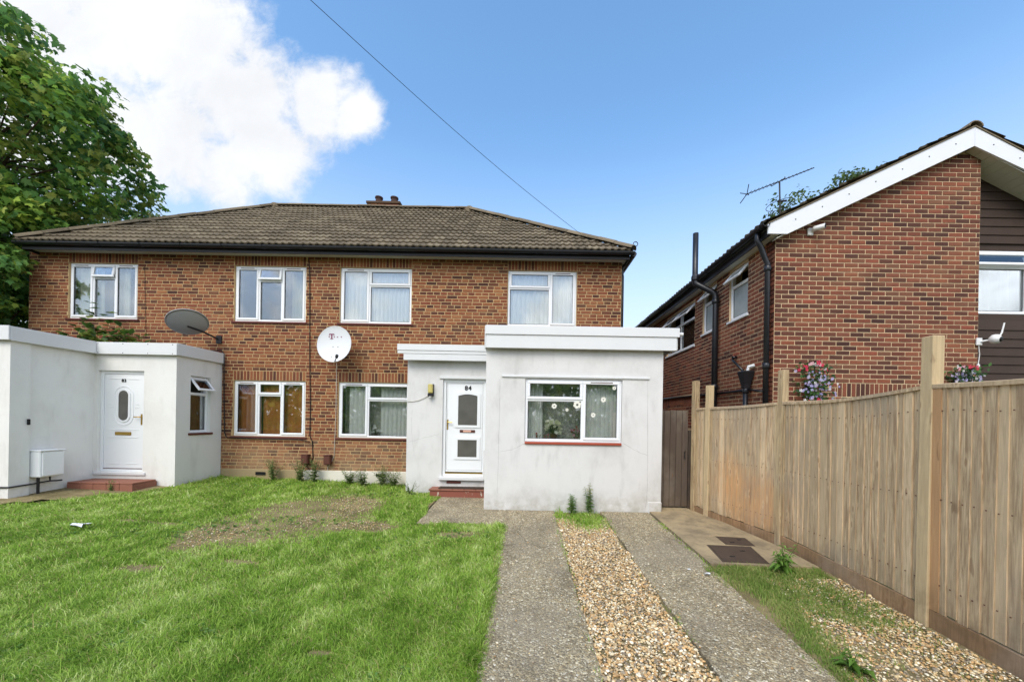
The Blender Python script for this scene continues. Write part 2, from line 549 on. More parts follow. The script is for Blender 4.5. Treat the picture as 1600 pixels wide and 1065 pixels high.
def wood_mat(name, base, dark, orange, amt):
    t = NT(name)
    r = t.rnd()
    off = t.n('ShaderNodeVectorMath', operation='ADD')
    t.l(t.map((1, 1, 1)), off.inputs[0])
    cb = t.n('ShaderNodeCombineXYZ'); t.l(t.math('MULTIPLY', r, 37.0), cb.inputs[0]); t.l(cb.outputs[0], off.inputs[1])
    m = t.n('ShaderNodeMapping'); m.inputs['Scale'].default_value = (26, 26, 1.6); t.l(off.outputs[0], m.inputs['Vector'])
    grain = t.noise(1.6, 6, .7, m.outputs[0], .6)
    m2 = t.n('ShaderNodeMapping'); m2.inputs['Scale'].default_value = (9, 9, 2.4); t.l(off.outputs[0], m2.inputs['Vector'])
    knots = t.noise(1.0, 3, .5, m2.outputs[0], .8)
    col = t.mix(t.range(grain, .3, .72), dark, base)
    w1 = t.n('ShaderNodeTexWhiteNoise', noise_dimensions='1D'); t.l(r, w1.inputs['W'])
    col = t.mix(t.range(w1.outputs['Value'], .2, 1, 0, .62, False), col, sc(base, .62))
    w2 = t.n('ShaderNodeTexWhiteNoise', noise_dimensions='1D'); t.l(t.math('ADD', r, 3.3), w2.inputs['W'])
    col = t.mix(t.range(w2.outputs['Value'], .6, 1, 0, .55, False), col, sc(base, 1.22))
    big = t.noise(1.6, 4, .6, t.map((1, 1, .8), loc=(3.1, .4, .2)))
    pd = t.n('ShaderNodeVectorMath', operation='DISTANCE'); t.l(t.map((1, .8, .9)), pd.inputs[0]); pd.inputs[1].default_value = (3.55, 6.0 * .8, .42 * .9)
    col = t.mix(t.math('MULTIPLY', t.range(t.math('ADD', pd.outputs['Value'], t.math('MULTIPLY', big, .9)), 1.15, .72), t.math('MULTIPLY', t.range(grain, .25, .7, .35, 1.0), amt * 1.3)), col, orange)
    grey = t.noise(1.3, 4, .6, t.map((1, 1, .6), loc=(9, 2, 4)))
    col = t.mix(t.math('MULTIPLY', t.range(grey, .5, .7), .4), col, L(150, 140, 126))
    m3 = t.n('ShaderNodeMapping'); m3.inputs['Scale'].default_value = (10, 10, 3.4); t.l(off.outputs[0], m3.inputs['Vector'])
    vo = t.n('ShaderNodeTexVoronoi'); vo.inputs['Scale'].default_value = 1.0; t.l(m3.outputs[0], vo.inputs['Vector'])
    vs3 = t.n('ShaderNodeSeparateColor'); t.l(vo.outputs['Color'], vs3.inputs[0])
    has = t.math('GREATER_THAN', vs3.outputs[0], .52)
    ringm = t.math('MULTIPLY', t.range(vo.outputs['Distance'], .34, .16), has)
    core = t.math('MULTIPLY', t.range(vo.outputs['Distance'], .17, .08), has)
    col = t.mix(t.math('MULTIPLY', ringm, .22), col, sc(base, 1.2))
    col = t.mix(t.math('MULTIPLY', core, .5), col, L(120, 84, 56))
    col = t.mix(t.math('MULTIPLY', t.range(knots, .66, .74), .45), col, L(104, 76, 52))
    sp = t.n('ShaderNodeSeparateXYZ'); t.l(t.map(), sp.inputs[0])
    stain = t.math('MULTIPLY', t.range(sp.outputs['Z'], .35, -.15), t.range(t.noise(4, 4, .7), .3, .7))
    col = t.mix(t.math('MULTIPLY', stain, .5), col, L(96, 78, 56))
    return t.bsdf(col, .8, .2, 0, t.bump(t.math('ADD', grain, t.math('MULTIPLY', ringm, .8)), .45, .005))
M['fence'] = wood_mat('weathered_fence_wood', L(220, 196, 160), L(148, 122, 94), L(204, 152, 98), .6)
M['post'] = wood_mat('pale_post_wood', L(200, 178, 140), L(136, 112, 84), L(178, 146, 106), .35)
M['gate'] = wood_mat('dark_gate_wood', L(92, 80, 70), L(60, 52, 46), L(86, 70, 56), .3)
M['batten_orange'] = wood_mat('orange_batten_wood', L(186, 148, 108), L(146, 110, 78), L(180, 136, 96), .3)
M['gravelboard'] = wood_mat('brown_gravel_board', L(172, 140, 106), L(126, 98, 72), L(166, 124, 84), .4)

def tile_mat(name, per_obj):
    t = NT(name)
    f = t.rnd() if per_obj else t.attr().outputs['Fac']
    w = t.n('ShaderNodeTexWhiteNoise', noise_dimensions='1D'); t.l(f, w.inputs['W'])
    c = t.ramp(w.outputs['Value'], [(0, L(98, 88, 73)), (.4, L(109, 98, 81)), (.75, L(118, 106, 88)), (1, L(131, 119, 99))])
    c = t.mix(t.range(t.noise(22, 5, .75), .5, .78, 0, .6), c, L(150, 140, 112))
    c = t.mix(t.range(t.noise(2.6, 5, .7), .5, .75, 0, .35), c, L(76, 68, 54))
    c = t.mix(t.range(t.noise(75, 2, .5), .68, .76, 0, .6), c, L(190, 182, 160))
    return t.bsdf(c, .95, .15, 0, t.bump(t.noise(110, 4, .7), .4, .006))
M['tile_o'] = tile_mat('roof_tile_single', True)
M['tile_s'] = tile_mat('roof_tile_many', False)

def leaf_mat(name, trans=.3, rough=.55, up=0.0):
    t = NT(name)
    a = t.attr()
    nm = None
    if up:       # blades and small leaves share the sward's smooth shading normal
        g = t.n('ShaderNodeNewGeometry')
        v = t.n('ShaderNodeMix', data_type='VECTOR'); v.inputs['Factor'].default_value = up
        t.l(g.outputs['Normal'], v.inputs['A']); v.inputs['B'].default_value = (0, 0, 1)
        w = t.n('ShaderNodeVectorMath', operation='NORMALIZE'); t.l(v.outputs['Result'], w.inputs[0]); nm = w.outputs[0]
    return t.bsdf(a.outputs['Color'], rough, .3, 0, nm, trans)
M['leaf'] = leaf_mat('leaf', .45, .5, .35)
M['grass'] = leaf_mat('grass_blade', .45, .55, .45)
M['flower'] = leaf_mat('petal', .25, .7)

def pebble_mat():
    t = NT('pebble')
    a = t.attr()
    c = t.mix(t.range(t.noise(160, 3, .6), .3, .8, 0, .4), a.outputs['Color'], L(136, 122, 100))
    return t.bsdf(c, .7, .3)
M['pebble'] = pebble_mat()

def concrete_agg():
    t = NT('exposed_aggregate_concrete')
    v = t.n('ShaderNodeTexVoronoi'); v.inputs['Scale'].default_value = 62
    t.l(t.map(), v.inputs['Vector'])
    sp = t.n('ShaderNodeSeparateColor'); t.l(v.outputs['Color'], sp.inputs[0])
    c = t.ramp(sp.outputs[0], [(0, L(110, 99, 79)), (.35, L(144, 130, 102)), (.6, L(166, 149, 115)), (.8, L(178, 163, 130)), (.92, L(212, 201, 172)), (1, L(232, 224, 204))], 'LINEAR')
    v2 = t.n('ShaderNodeTexVoronoi'); v2.inputs['Scale'].default_value = 115
    t.l(t.map(loc=(3, 1, 0)), v2.inputs['Vector'])
    sp2 = t.n('ShaderNodeSeparateColor'); t.l(v2.outputs['Color'], sp2.inputs[0])
    c2 = t.ramp(sp2.outputs[1], [(0, L(98, 91, 76)), (.6, L(150, 139, 115)), (1, L(204, 192, 162))])
    c = t.mix(t.range(t.noise(30, 3, .6), .45, .6), c, c2)
    c = t.mix(t.range(t.noise(1.3, 5, .65), .42, .72, 0, .5), c, L(98, 90, 76))
    c = t.mix(t.range(t.noise(.8, 4, .6, t.map(loc=(7, 3, 0))), .5, .72, 0, .45), c, L(150, 140, 122))
    c = t.mix(t.range(t.noise(2.4, 6, .75, t.map((2.2, .35, 1), loc=(5, 8, 0))), .52, .72, 0, .55), c, L(104, 92, 70))
    h = t.math('ADD', t.math('MULTIPLY', v.outputs['Distance'], -1.0), t.math('MULTIPLY', t.noise(20, 4, .6), .4))
    return t.bsdf(c, .9, .2, 0, t.bump(h, .8, .012))
M['drive'] = concrete_agg()
def concrete_plain():
    t = NT('smooth_concrete')
    c = t.mix(t.range(t.noise(1.6, 6, .7), .35, .7), L(168, 150, 118), L(122, 110, 90))
    c = t.mix(t.range(t.noise(7, 5, .7), .5, .75, 0, .5), c, L(98, 90, 74))
    return t.bsdf(c, .9, .2, 0, t.bump(t.noise(60, 5, .7), .35, .006))
M['pad'] = concrete_plain()
def soil_mat():
    t = NT('soil')
    c = t.mix(t.range(t.noise(2.2, 6, .7), .35, .7), L(150, 136, 100), L(110, 100, 70))
    c = t.mix(t.range(t.noise(28, 5, .75), .5, .75, 0, .7), c, L(150, 136, 106))
    return t.bsdf(c, .95, .1, 0, t.bump(t.math('ADD', t.noise(14, 5, .7), t.noise(60, 4, .7)), .8, .02))
M['soil'] = soil_mat()
def ground_mat():
    t = NT('far_ground')
    c = t.mix(t.range(t.noise(.5, 6, .7), .35, .7), L(84, 92, 54), L(96, 88, 66))
    return t.bsdf(c, .95, .1, 0, t.bump(t.noise(12, 5, .7), .6, .03))
M['ground'] = ground_mat()
def glass_mat(name, refl, tint):
    t = NT(name)
    tr = t.n('ShaderNodeBsdfTransparent'); tr.inputs['Color'].default_value = tint
    gl = t.n('ShaderNodeBsdfGlossy'); gl.inputs['Roughness'].default_value = .015
    gl.inputs['Color'].default_value = (.92, .96, 1, 1)
    b = t.bump(t.noise(1.8, 2, .5), .05, .02)
    t.l(b, gl.inputs['Normal'])
    lw = t.n('ShaderNodeLayerWeight'); lw.inputs['Blend'].default_value = .18
    m = t.n('ShaderNodeMixShader')
    t.l(t.math('ADD', t.math('MULTIPLY', lw.outputs['Fresnel'], .9), refl, True), m.inputs[0])
    t.l(tr.outputs[0], m.inputs[1]); t.l(gl.outputs[0], m.inputs[2])
    t.l(m.outputs[0], t.out.inputs[0])
    return t.m
M['glass'] = glass_mat('window_glass', .135, (.95, .97, .97, 1))
def obscured(name, a, b):
    t = NT(name)
    h = t.noise(70, 2, .5)
    return t.bsdf(t.mix(t.noise(4, 3), a, b), .22, .5, 0, t.bump(h, .35, .006))
M['obscure'] = obscured('obscured_glass', L(74, 72, 68), L(104, 102, 96))
M['frosted'] = obscured('frosted_pale_glass', L(138, 146, 146), L(176, 182, 180))

# ------------------------------------------------------------------ walls, bricks, windows
def wall_panel(mb, fr, u0, u1, v0, v1, holes, th):
    us = sorted({u0, u1, *[h[0] for h in holes], *[h[1] for h in holes]})
    vs_ = sorted({v0, v1, *[h[2] for h in holes], *[h[3] for h in holes]})
    us = [u for u in us if u0 <= u <= u1]; vs_ = [v for v in vs_ if v0 <= v <= v1]
    for a, b in zip(us, us[1:]):
        for c, d in zip(vs_, vs_[1:]):
            m, n = (a + b) / 2, (c + d) / 2
            if any(h[0] < m < h[1] and h[2] < n < h[3] for h in holes): continue
            mb.quad(fr.pt(a, 0, c), fr.pt(b, 0, c), fr.pt(b, 0, d), fr.pt(a, 0, d))
            mb.quad(fr.pt(a, th, d), fr.pt(b, th, d), fr.pt(b, th, c), fr.pt(a, th, c))
    def ring(h):
        a, b, c, d = h
        q = [(a, c), (b, c), (b, d), (a, d)]
        for i in range(4):
            (p, r), (s_, t_) = q[i], q[(i + 1) % 4]
            mb.quad(fr.pt(p, 0, r), fr.pt(p, th, r), fr.pt(s_, th, t_), fr.pt(s_, 0, t_))
    for h in holes: ring(h)
    ring((u0, u1, v0, v1))

def brick_shape(w, h, dep=.0055, ch=.0025):
    m = MB()
    a, b = w / 2, h / 2
    y0, y1 = -dep, -dep + ch
    V = [(-a, 0, -b), (a, 0, -b), (a, 0, b), (-a, 0, b), (-a, y1, -b), (a, y1, -b), (a, y1, b), (-a, y1, b),
         (-a + ch, y0, -b + ch), (a - ch, y0, -b + ch), (a - ch, y0, b - ch), (-a + ch, y0, b - ch)]
    Fs = [(8, 9, 10, 11)]
    for i in range(4):
        j = (i + 1) % 4
        Fs.append((i, j, 4 + j, 4 + i)); Fs.append((4 + i, 4 + j, 8 + j, 8 + i))
    m.add(V, Fs)
    return m

def lay_bricks(fr, u0, u1, v0, v1, holes, soldiers, rows, joint=.016, clip=None):
    """returns cells (u, v, w, h, full) of the bricks; soldiers: rectangles filled with upright bricks"""
    cells = []
    block = list(holes) + list(soldiers)
    ch = .075
    n = int(round((v1 - v0) / ch))
    for k in range(n):
        va, vb = v0 + k * ch, v0 + (k + 1) * ch
        pitch, phase = rows(k)
        segs = [(u0, u1)]
        for h in block:
            if min(vb, h[3]) - max(va, h[2]) > .03:
                ns = []
                for a, b in segs:
                    if h[1] <= a or h[0] >= b: ns.append((a, b)); continue
                    if h[0] > a: ns.append((a, h[0]))
                    if h[1] < b: ns.append((h[1], b))
                segs = ns
        u = u0 - pitch + phase
        while u < u1:
            jit = random.uniform(-.004, .004)
            for a, b in segs:
                p, q = max(u, a), min(u + pitch, b)
                if q - p > .035:
                    w = q - p - joint
                    if clip and not clip((p + q) / 2, vb): continue
                    cells.append(((p + q) / 2, (va + vb) / 2 + random.uniform(-.001, .001), w, ch - joint, abs(q - p - pitch) < 1e-4))
            u += pitch
    for a, b, c, d in soldiers:
        m = max(1, int(round((b - a) / .076)))
        p = (b - a) / m
        for i in range(m):
            cells.append((a + (i + .5) * p, (c + d) / 2, p - joint, d - c - joint, False))
    return cells

def place_bricks(cells, fr, wall, mat_o, mat_s, rank, limit=300, name='brick'):
    full = sorted([c for c in cells if c[4]], key=rank)
    single = full[:limit]
    sset = set(id(c) for c in single)
    protos = {}
    for c in single:
        key = (round(c[2], 3), round(c[3], 3))
        if key not in protos:
            protos[key] = brick_shape(*key).mesh(name, mat_o)
        o = bpy.data.objects.new(name, protos[key])
        o.location = fr.pt(c[0], -random.uniform(0, .0025), c[1])
        o.rotation_euler = (random.uniform(-.006, .006), random.uniform(-.004, .004), fr.rot)
        link(o, wall)
    mb = MB()
    for c in cells:
        if id(c) in sset: continue
        b = brick_shape(c[2], c[3])
        mb.col = (random.random(),) * 3 + (1,)
        dn = random.uniform(0, .0025)
        mb.add([fr.pt(c[0] + x, y - dn, c[1] + z) for x, y, z in b.v], b.f)
    return mb

def bars(mb, fr, a, b, c, d, w, n0, n1, ch=.006, wb=None):
    """rectangular frame of four bars between outlines, n0..n1 in outward depth"""
    wb = wb or w
    mb.cbox(a, b, -n1, -n0, c, c + wb, ch, fr)
    mb.cbox(a, b, -n1, -n0, d - w, d, ch, fr)
    mb.cbox(a, a + w, -n1 + .0005, -n0, c + wb - .001, d - w + .001, ch, fr)
    mb.cbox(b - w, b, -n1 + .0005, -n0, c + wb - .001, d - w + .001, ch, fr)

def window(house, fr, a, b, c, d, cells, sill=None, inset=.05, glass='glass', sill_over=.05, label=None, name='window'):
    """cells: list of (u fraction 0, 1, v fraction 0, 1, kind); the window mesh is the outer frame"""
    mb = MB()
    g = .004
    a, b, c, d = a + g, b - g, c + g, d - g
    n1 = -inset; n0 = n1 - .07
    W_ = b - a; H_ = d - c
    bars(mb, fr, a, b, c, d, .048, n0, n1)
    inner = []
    for (fu0, fu1, fv0, fv1, kind) in cells:
        ca = a + .030 + fu0 * (W_ - .06); cb = a + .030 + fu1 * (W_ - .06)
        cc_ = c + .030 + fv0 * (H_ - .06); cd = c + .030 + fv1 * (H_ - .06)
        if fu0 > 0: mb.cbox(ca - .03, ca + .03, -n1 + .001, -n0, cc_, cd, .006, fr)
        if fv0 > 0: mb.cbox(ca + .01, cb - .01, -n1 + .002, -n0, cc_ - .03, cc_ + .03, .006, fr)
        inner.append((ca, cb, cc_, cd, kind))
    win = mb.build(name, M['upvc'], house)
    if label: win['label'] = label
    pane = MB(); gask = MB()
    for (ca, cb, cc_, cd, kind) in inner:
        if kind == 'fixed':
            e = .022
            pane.box(ca + e, cb - e, -n1 + .032, -n1 + .04, cc_ + e, cd - e, fr)
            bars(gask, fr, ca + e + .004, cb - e - .004, cc_ + e + .004, cd - e - .004, .007, n1 - .03, n1 - .024, .001)
        elif kind in ('sash', 'vent'):
            m2 = MB(); e = .004
            bars(m2, fr, ca + e, cb - e, cc_ + e, cd - e, .052, n1 - .02, n1 + .018, .009)
            sash = m2.build('sash' if kind == 'sash' else 'vent', M['upvc'], win)
            g2 = MB()
            bars(g2, fr, ca + e + .051, cb - e - .051, cc_ + e + .051, cd - e - .051, .007, n1 - .018, n1 + .004, .001)
            g2.build('gasket', M['rubber'], win)
            pane.box(ca + .05, cb - .05, -n1 + .006, -n1 + .014, cc_ + .05, cd - .05, fr)
            if kind == 'sash':
                hb = MB()
                hu = cb - .03 if (ca + cb) / 2 < (a + b) / 2 else ca + .03
                hb.cbox(hu - .008, hu + .008, -n1 - .03, -n1 - .017, (cc_ + cd) / 2 - .05, (cc_ + cd) / 2 + .05, .003, fr)
            # drip/vent strip on the head of the frame
            if kind == 'sash' and cd - cc_ > .7:
                tv = MB(); mm = (ca + cb) / 2; hw = (cb - ca) * .3
                tv.cbox(mm - hw, mm + hw, -n1 - .024, -n1 - .017, cd - .028, cd - .014, .002, fr)
                tv.build('trickle_vent', M['brown_plastic'], win)
        elif kind.startswith('open'):
            ang = float(kind[4:])
            hinge_v = cd - .004
            m2 = MB(); bars(m2, fr, ca + .004, cb - .004, cc_ + .004, cd - .004, .05, n1 - .018, n1 + .018, .008)
            p2 = MB(); p2.box(ca + .05, cb - .05, -n1 - .004, -n1 + .004, cc_ + .05, cd - .05, fr)
            # swing about the head
            for q in (m2, p2):
                piv = fr.pt(0, -n1, hinge_v); ax = (fr.pt(1, 0, 0) - fr.pt(0, 0, 0)).normalized()
                R = Matrix.Translation(piv) @ Matrix.Rotation(-math.radians(ang), 4, ax) @ Matrix.Translation(-piv)
                q.v = [tuple(R @ Vector(v)) for v in q.v]
            m2.build('open_vent', M['upvc'], win)
            p2.build('vent_pane', M[glass], win)
    # each pane by itself
    for i in range(0, len(pane.v), 8):
        pb = MB(); pb.add(pane.v[i:i + 8], [(0, 2, 3, 1), (4, 5, 7, 6), (0, 1, 5, 4), (2, 6, 7, 3), (0, 4, 6, 2), (1, 3, 7, 5)])
        pb.build('pane', M[glass], win)
    if gask.v: gask.build('gasket', M['rubber'], win)
    if sill:
        sb = MB()
        sb.cbox(a - sill_over, b + sill_over, -.035, inset + .02, c - .05, c - .006, .008, fr)
        sb.build('sill', M[sill], win)
    return win

def curtain(fr, a, b, c, d, n, mat, label, folds=9, amp=.02, name='curtain', taper=0.0, group=None):
    nu = max(12, folds * 6); nv = 6
    V, Fs = [], []
    for j in range(nv + 1):
        t = j / nv
        for i in range(nu + 1):
            s_ = i / nu
            uu = a + (b - a) * s_
            if taper: uu = a + (b - a) * (s_ * (1 - taper * (1 - abs(2 * t - .9))))
            y = n + amp * math.sin(s_ * folds * 2 * PI + .8 * math.sin(7 * s_)) * (.6 + .4 * (1 - t)) + .004 * math.sin(23 * s_ + 3 * t)
            V.append(fr.pt(uu, y, c + (d - c) * t))
    for j in range(nv):
        for i in range(nu):
            k = j * (nu + 1) + i
            Fs.append((k, k + 1, k + nu + 2, k + nu + 1))
    mb = MB(); mb.add(V, Fs)
    # hem rod keeps it a real hung cloth
    mb.tube([fr.pt(a, n, d), fr.pt(b, n, d)], .008, 6)
    o = mb.build(name, M[mat], None, True)
    return tag(o, label, 'curtain', group)

# ------------------------------------------------------------------ ground
def sheet(name, xs, ys, zf, mat, inside=None):
    X, Y = np.meshgrid(xs, ys)
    Z = zf(X, Y)
    V = np.stack([X.ravel(), Y.ravel(), Z.ravel()], 1)
    nx, ny = len(xs), len(ys)
    fs = []
    for j in range(ny - 1):
        for i in range(nx - 1):
            if inside is not None and not inside((xs[i] + xs[i + 1]) / 2, (ys[j] + ys[j + 1]) / 2): continue
            k = j * nx + i
            fs.append((k, k + 1, k + nx + 1, k + nx))
    me = bpy.data.meshes.new(name)
    me.from_pydata(V.tolist(), [], fs)
    me.materials.append(mat)
    me.polygons.foreach_set('use_smooth', [True] * len(fs))
    return link(bpy.data.objects.new(name, me))

far = [-900, -300, -120, -60, -30, -18]
gx = np.array(far + list(np.arange(-12, 12.1, 1.0)) + [18, 30, 60, 120, 300, 900.])
gy = np.array(far + list(np.arange(-8, 16.1, .8)) + [22, 40, 80, 160, 400, 900.])
tag(sheet('ground', gx, gy, lambda x, y: gz(x, y) - .035, M['ground']), kind='structure')

LAWN_X = -0.30
def in_lawn(x, y):
    if x > LAWN_X: return False
    if y > 6.1 and x > -1.67 - .25 * max(0, min(1, (7.0 - y))): return False
    return x > -12 and y < 8.75
tag(sheet('lawn_soil', np.arange(-10.6, -.29, .1), np.arange(-1.5, 8.76, .1), lambda x, y: gz(x, y) + lawn_bump(x, y), M['soil'], in_lawn), kind='structure')

def slab(name, poly, top=.012, thick=.09, mat='drive', ys=None):
    """poly in plan following the ground; cut in strips along y so it follows the slope"""
    mb = MB()
    if name == 'driveway_strip':      # crumbling cast edges
        q = []
        for (x0, y0), (x1, y1) in zip(poly, poly[1:] + poly[:1]):
            k = max(1, int(abs(y1 - y0) / .12))
            for i in range(k):
                t = i / k; yy_ = y0 + (y1 - y0) * t
                q.append((x0 + (x1 - x0) * t + (random.uniform(-.011, .011) + .012 * math.sin(yy_ * 2.3 + x0) if 0 < i and yy_ < 5.8 else 0), yy_))
        poly = q
    n = len(poly)
    V = [(x, y, float(gz(x, y)) + top) for x, y in poly]
    mb.prism(V, (0, 0, 0), (0, 0, -thick))
    return tag(mb.build(name, M[mat]), kind='structure')
slab('driveway_strip', [(-.30, -3), (.58, -3), (.58, 7.02), (-.30, 7.02)])
slab('driveway_strip', [(1.43, -3), (2.24, -3), (2.30, 7.02), (1.43, 7.02)])
slab('door_path', [(-1.68, 6.12), (-.304, 6.02), (-.304, 7.02), (-.704, 7.024), (-.704, 8.19), (-1.68, 8.19)])
slab('concrete_pad', [(2.33, 4.72), (3.62, 4.66), (3.6, 5.3), (3.3, 6.9), (3.25, 7.4), (2.55, 7.4), (2.55, 7.02), (2.33, 7.02)], .03, .12, 'pad')
slab('side_passage', [(2.2, 7.404), (4.04, 7.404), (4.04, 16), (2.2, 16)], .02, .1, 'pad')
tag(sheet('verge_soil', np.arange(2.24, 3.75, .1), np.arange(-2, 4.8, .1), lambda x, y: gz(x, y) - .012 + .4 * lawn_bump(x, y), M['soil']), kind='structure')
tag(sheet('gravel_bed', np.array([.582, 1.428]), np.arange(-2, 7.05, .2), lambda x, y: gz(x, y) - .014, M['soil']), kind='structure')
tag(sheet('garden_path', np.arange(-8.6, -6.8, .2), np.arange(5.0, 7.7, .2), lambda x, y: gz(x, y) + .016, M['soil'], lambda x, y: y > 6.05 + (x + 8.2) * .9), kind='structure')

M['crack_dark'] = plain('dark_crack', L(66, 58, 48), .95, .2)
def ground_crack(pts, w=.006):
    m = MB()
    fine_ = []
    for (x0, y0), (x1, y1) in zip(pts, pts[1:]):
        for i in range(7):
            t = i / 7; fine_.append((x0 + (x1 - x0) * t + random.uniform(-.012, .012), y0 + (y1 - y0) * t + random.uniform(-.012, .012)))
    for (x0, y0), (x1, y1) in zip(fine_, fine_[1:]):
        d = Vector((x1 - x0, y1 - y0)); d.normalize(); k = w * random.uniform(.3, .7); n_ = (-d.y * k, d.x * k)
        z0, z1 = float(gz(x0, y0)) + .0165, float(gz(x1, y1)) + .0165
        m.add([(x0 - n_[0], y0 - n_[1], z0), (x0 + n_[0], y0 + n_[1], z0), (x1 + n_[0], y1 + n_[1], z1), (x1 - n_[0], y1 - n_[1], z1)], [(0, 1, 2, 3)])
    tag(m.build('crack', M['crack_dark']), kind='structure')
ground_crack([(-1.5, 7.3), (-1.0, 7.1), (-.72, 6.7), (-.31, 6.55)]); ground_crack([(-.29, 5.2), (.05, 5.35), (.3, 5.2), (.57, 5.4)]); ground_crack([(1.44, 5.9), (1.8, 5.8), (2.26, 5.95)], .004)
ground_crack([(-.1, 6.9), (.02, 6.3), (-.05, 5.8), (.1, 5.3)], .005)
# ---- pebbles
ico_v, ico_f = None, None
def ico(sub=True):
    p = (1 + 5 ** .5) / 2
    v = np.array([(-1, p, 0), (1, p, 0), (-1, -p, 0), (1, -p, 0), (0, -1, p), (0, 1, p), (0, -1, -p), (0, 1, -p), (p, 0, -1), (p, 0, 1), (-p, 0, -1), (-p, 0, 1)], float)
    v /= np.linalg.norm(v[0])
    f = [(0, 11, 5), (0, 5, 1), (0, 1, 7), (0, 7, 10), (0, 10, 11), (1, 5, 9), (5, 11, 4), (11, 10, 2), (10, 7, 6), (7, 1, 8), (3, 9, 4), (3, 4, 2), (3, 2, 6), (3, 6, 8), (3, 8, 9), (4, 9, 5), (2, 4, 11), (6, 2, 10), (8, 6, 7), (9, 8, 1)]
    if not sub: return v, np.array(f)
    # one subdivision
    v = [tuple(q) for q in v]; cache = {}; nf = []
    def mid(a, b):
        k = (min(a, b), max(a, b))
        if k not in cache:
            m = (np.array(v[a]) + np.array(v[b])) / 2; m /= np.linalg.norm(m)
            v.append(tuple(m)); cache[k] = len(v) - 1
        return cache[k]
    for a, b, c in f:
        x, y, z = mid(a, b), mid(b, c), mid(c, a)
        nf += [(a, x, z), (b, y, x), (c, z, y), (x, y, z)]
    return np.array(v), np.array(nf)
ICO = {True: ico(), False: ico(False)}
PEB = np.array([L(206, 184, 146)[:3], L(190, 160, 118)[:3], L(176, 140, 96)[:3], L(168, 136, 100)[:3], L(214, 200, 174)[:3], L(142, 130, 116)[:3], L(122, 110, 98)[:3], L(196, 158, 112)[:3], L(226, 216, 200)[:3], L(168, 148, 120)[:3]])
def pebbles(name, pts, size, label=None, lift=0.0, fine=False):
    ICO_V, ICO_F = ICO[fine]
    n = len(pts)
    x, y = pts[:, 0], pts[:, 1]
    s_ = size * np.exp(rng.normal(0, .28, n))
    dims = np.stack([s_ * rng.uniform(.8, 1.3, n), s_ * rng.uniform(.65, 1.0, n), s_ * rng.uniform(.4, .7, n)], 1)
    th = rng.uniform(0, 2 * PI, n); ti = rng.normal(0, .35, n)
    base = ICO_V[None] * (1 + rng.normal(0, .10, (n, len(ICO_V), 1))) * dims[:, None, :]
    # tilt about x, turn about z
    yv = base[..., 1] * np.cos(ti)[:, None] - base[..., 2] * np.sin(ti)[:, None]
    zv = base[..., 1] * np.sin(ti)[:, None] + base[..., 2] * np.cos(ti)[:, None]
    xv = base[..., 0] * np.cos(th)[:, None] - yv * np.sin(th)[:, None]
    yv = base[..., 0] * np.sin(th)[:, None] + yv * np.cos(th)[:, None]
    z0 = gz(x, y) + lift + rng.uniform(-.004, .008, n)
    V = np.stack([xv + x[:, None], yv + y[:, None], zv + z0[:, None]], 2).reshape(-1, 3)
    T = (ICO_F[None] + (np.arange(n) * len(ICO_V))[:, None, None]).reshape(-1, 3)
    c = PEB[rng.integers(0, len(PEB), n)] * np.array([1.30, 1.30, 1.18]) * rng.uniform(.75, 1.12, (n, 1))
    C = np.repeat(c, len(ICO_V), 0)
    o = link(bpy.data.objects.new(name, fast_mesh(name, V, T, M['pebble'], C, True)))
    return tag(o, label, None, None, 'stuff')
def scatter(x0, x1, y0, y1, dens, keep=None, near=3.0):
    """density falls with distance beyond `near`"""
    n = int((x1 - x0) * (y1 - y0) * dens)
    p = np.stack([rng.uniform(x0, x1, n), rng.uniform(y0, y1, n)], 1)
    if keep is not None: p = p[keep(p[:, 0], p[:, 1])]
    return p
def wob(y, k=1.0): return .025 * np.sin(3.1 * y * k) + .02 * np.sin(7.7 * y + 1)
p1 = scatter(.5, 1.55, 2.3, 6.6, 3900, lambda x, y: (x > .585 + np.abs(wob(y)) * .6 * 0) & (x < 1.425 + wob(y)))
pebbles('gravel', p1[p1[:, 1] < 3.5], .0105, 'tan pebble gravel in the near part of the bed between the concrete strips', -.004, True)
pebbles('gravel', p1[p1[:, 1] >= 3.5], .0108, 'tan pebble gravel filling the far part of the bed between the concrete strips', -.004)
p2 = scatter(2.2, 3.66, 2.1, 4.4, 3300, lambda x, y: x > 2.38 + .13 * np.sin(2.2 * y) + .35 * np.clip(y - 3.2, 0, 2))
pebbles('gravel', p2, .0102, 'tan pebble gravel and weeds along the foot of the fence', -.004)
p3 = np.concatenate([scatter(-.28, .56, 2.3, 6.8, 30), scatter(1.43, 1.75, 2.3, 5.5, 170, lambda x, y: x < 1.46 + rng.exponential(.07, len(x))), scatter(.40, .58, 2.3, 6, 110, lambda x, y: x > .57 - rng.exponential(.04, len(x))), scatter(1.5, 2.2, 2.3, 6.6, 24)])
pebbles('loose_gravel', p3, .008, 'stray pebbles scattered over the concrete drive', .014)

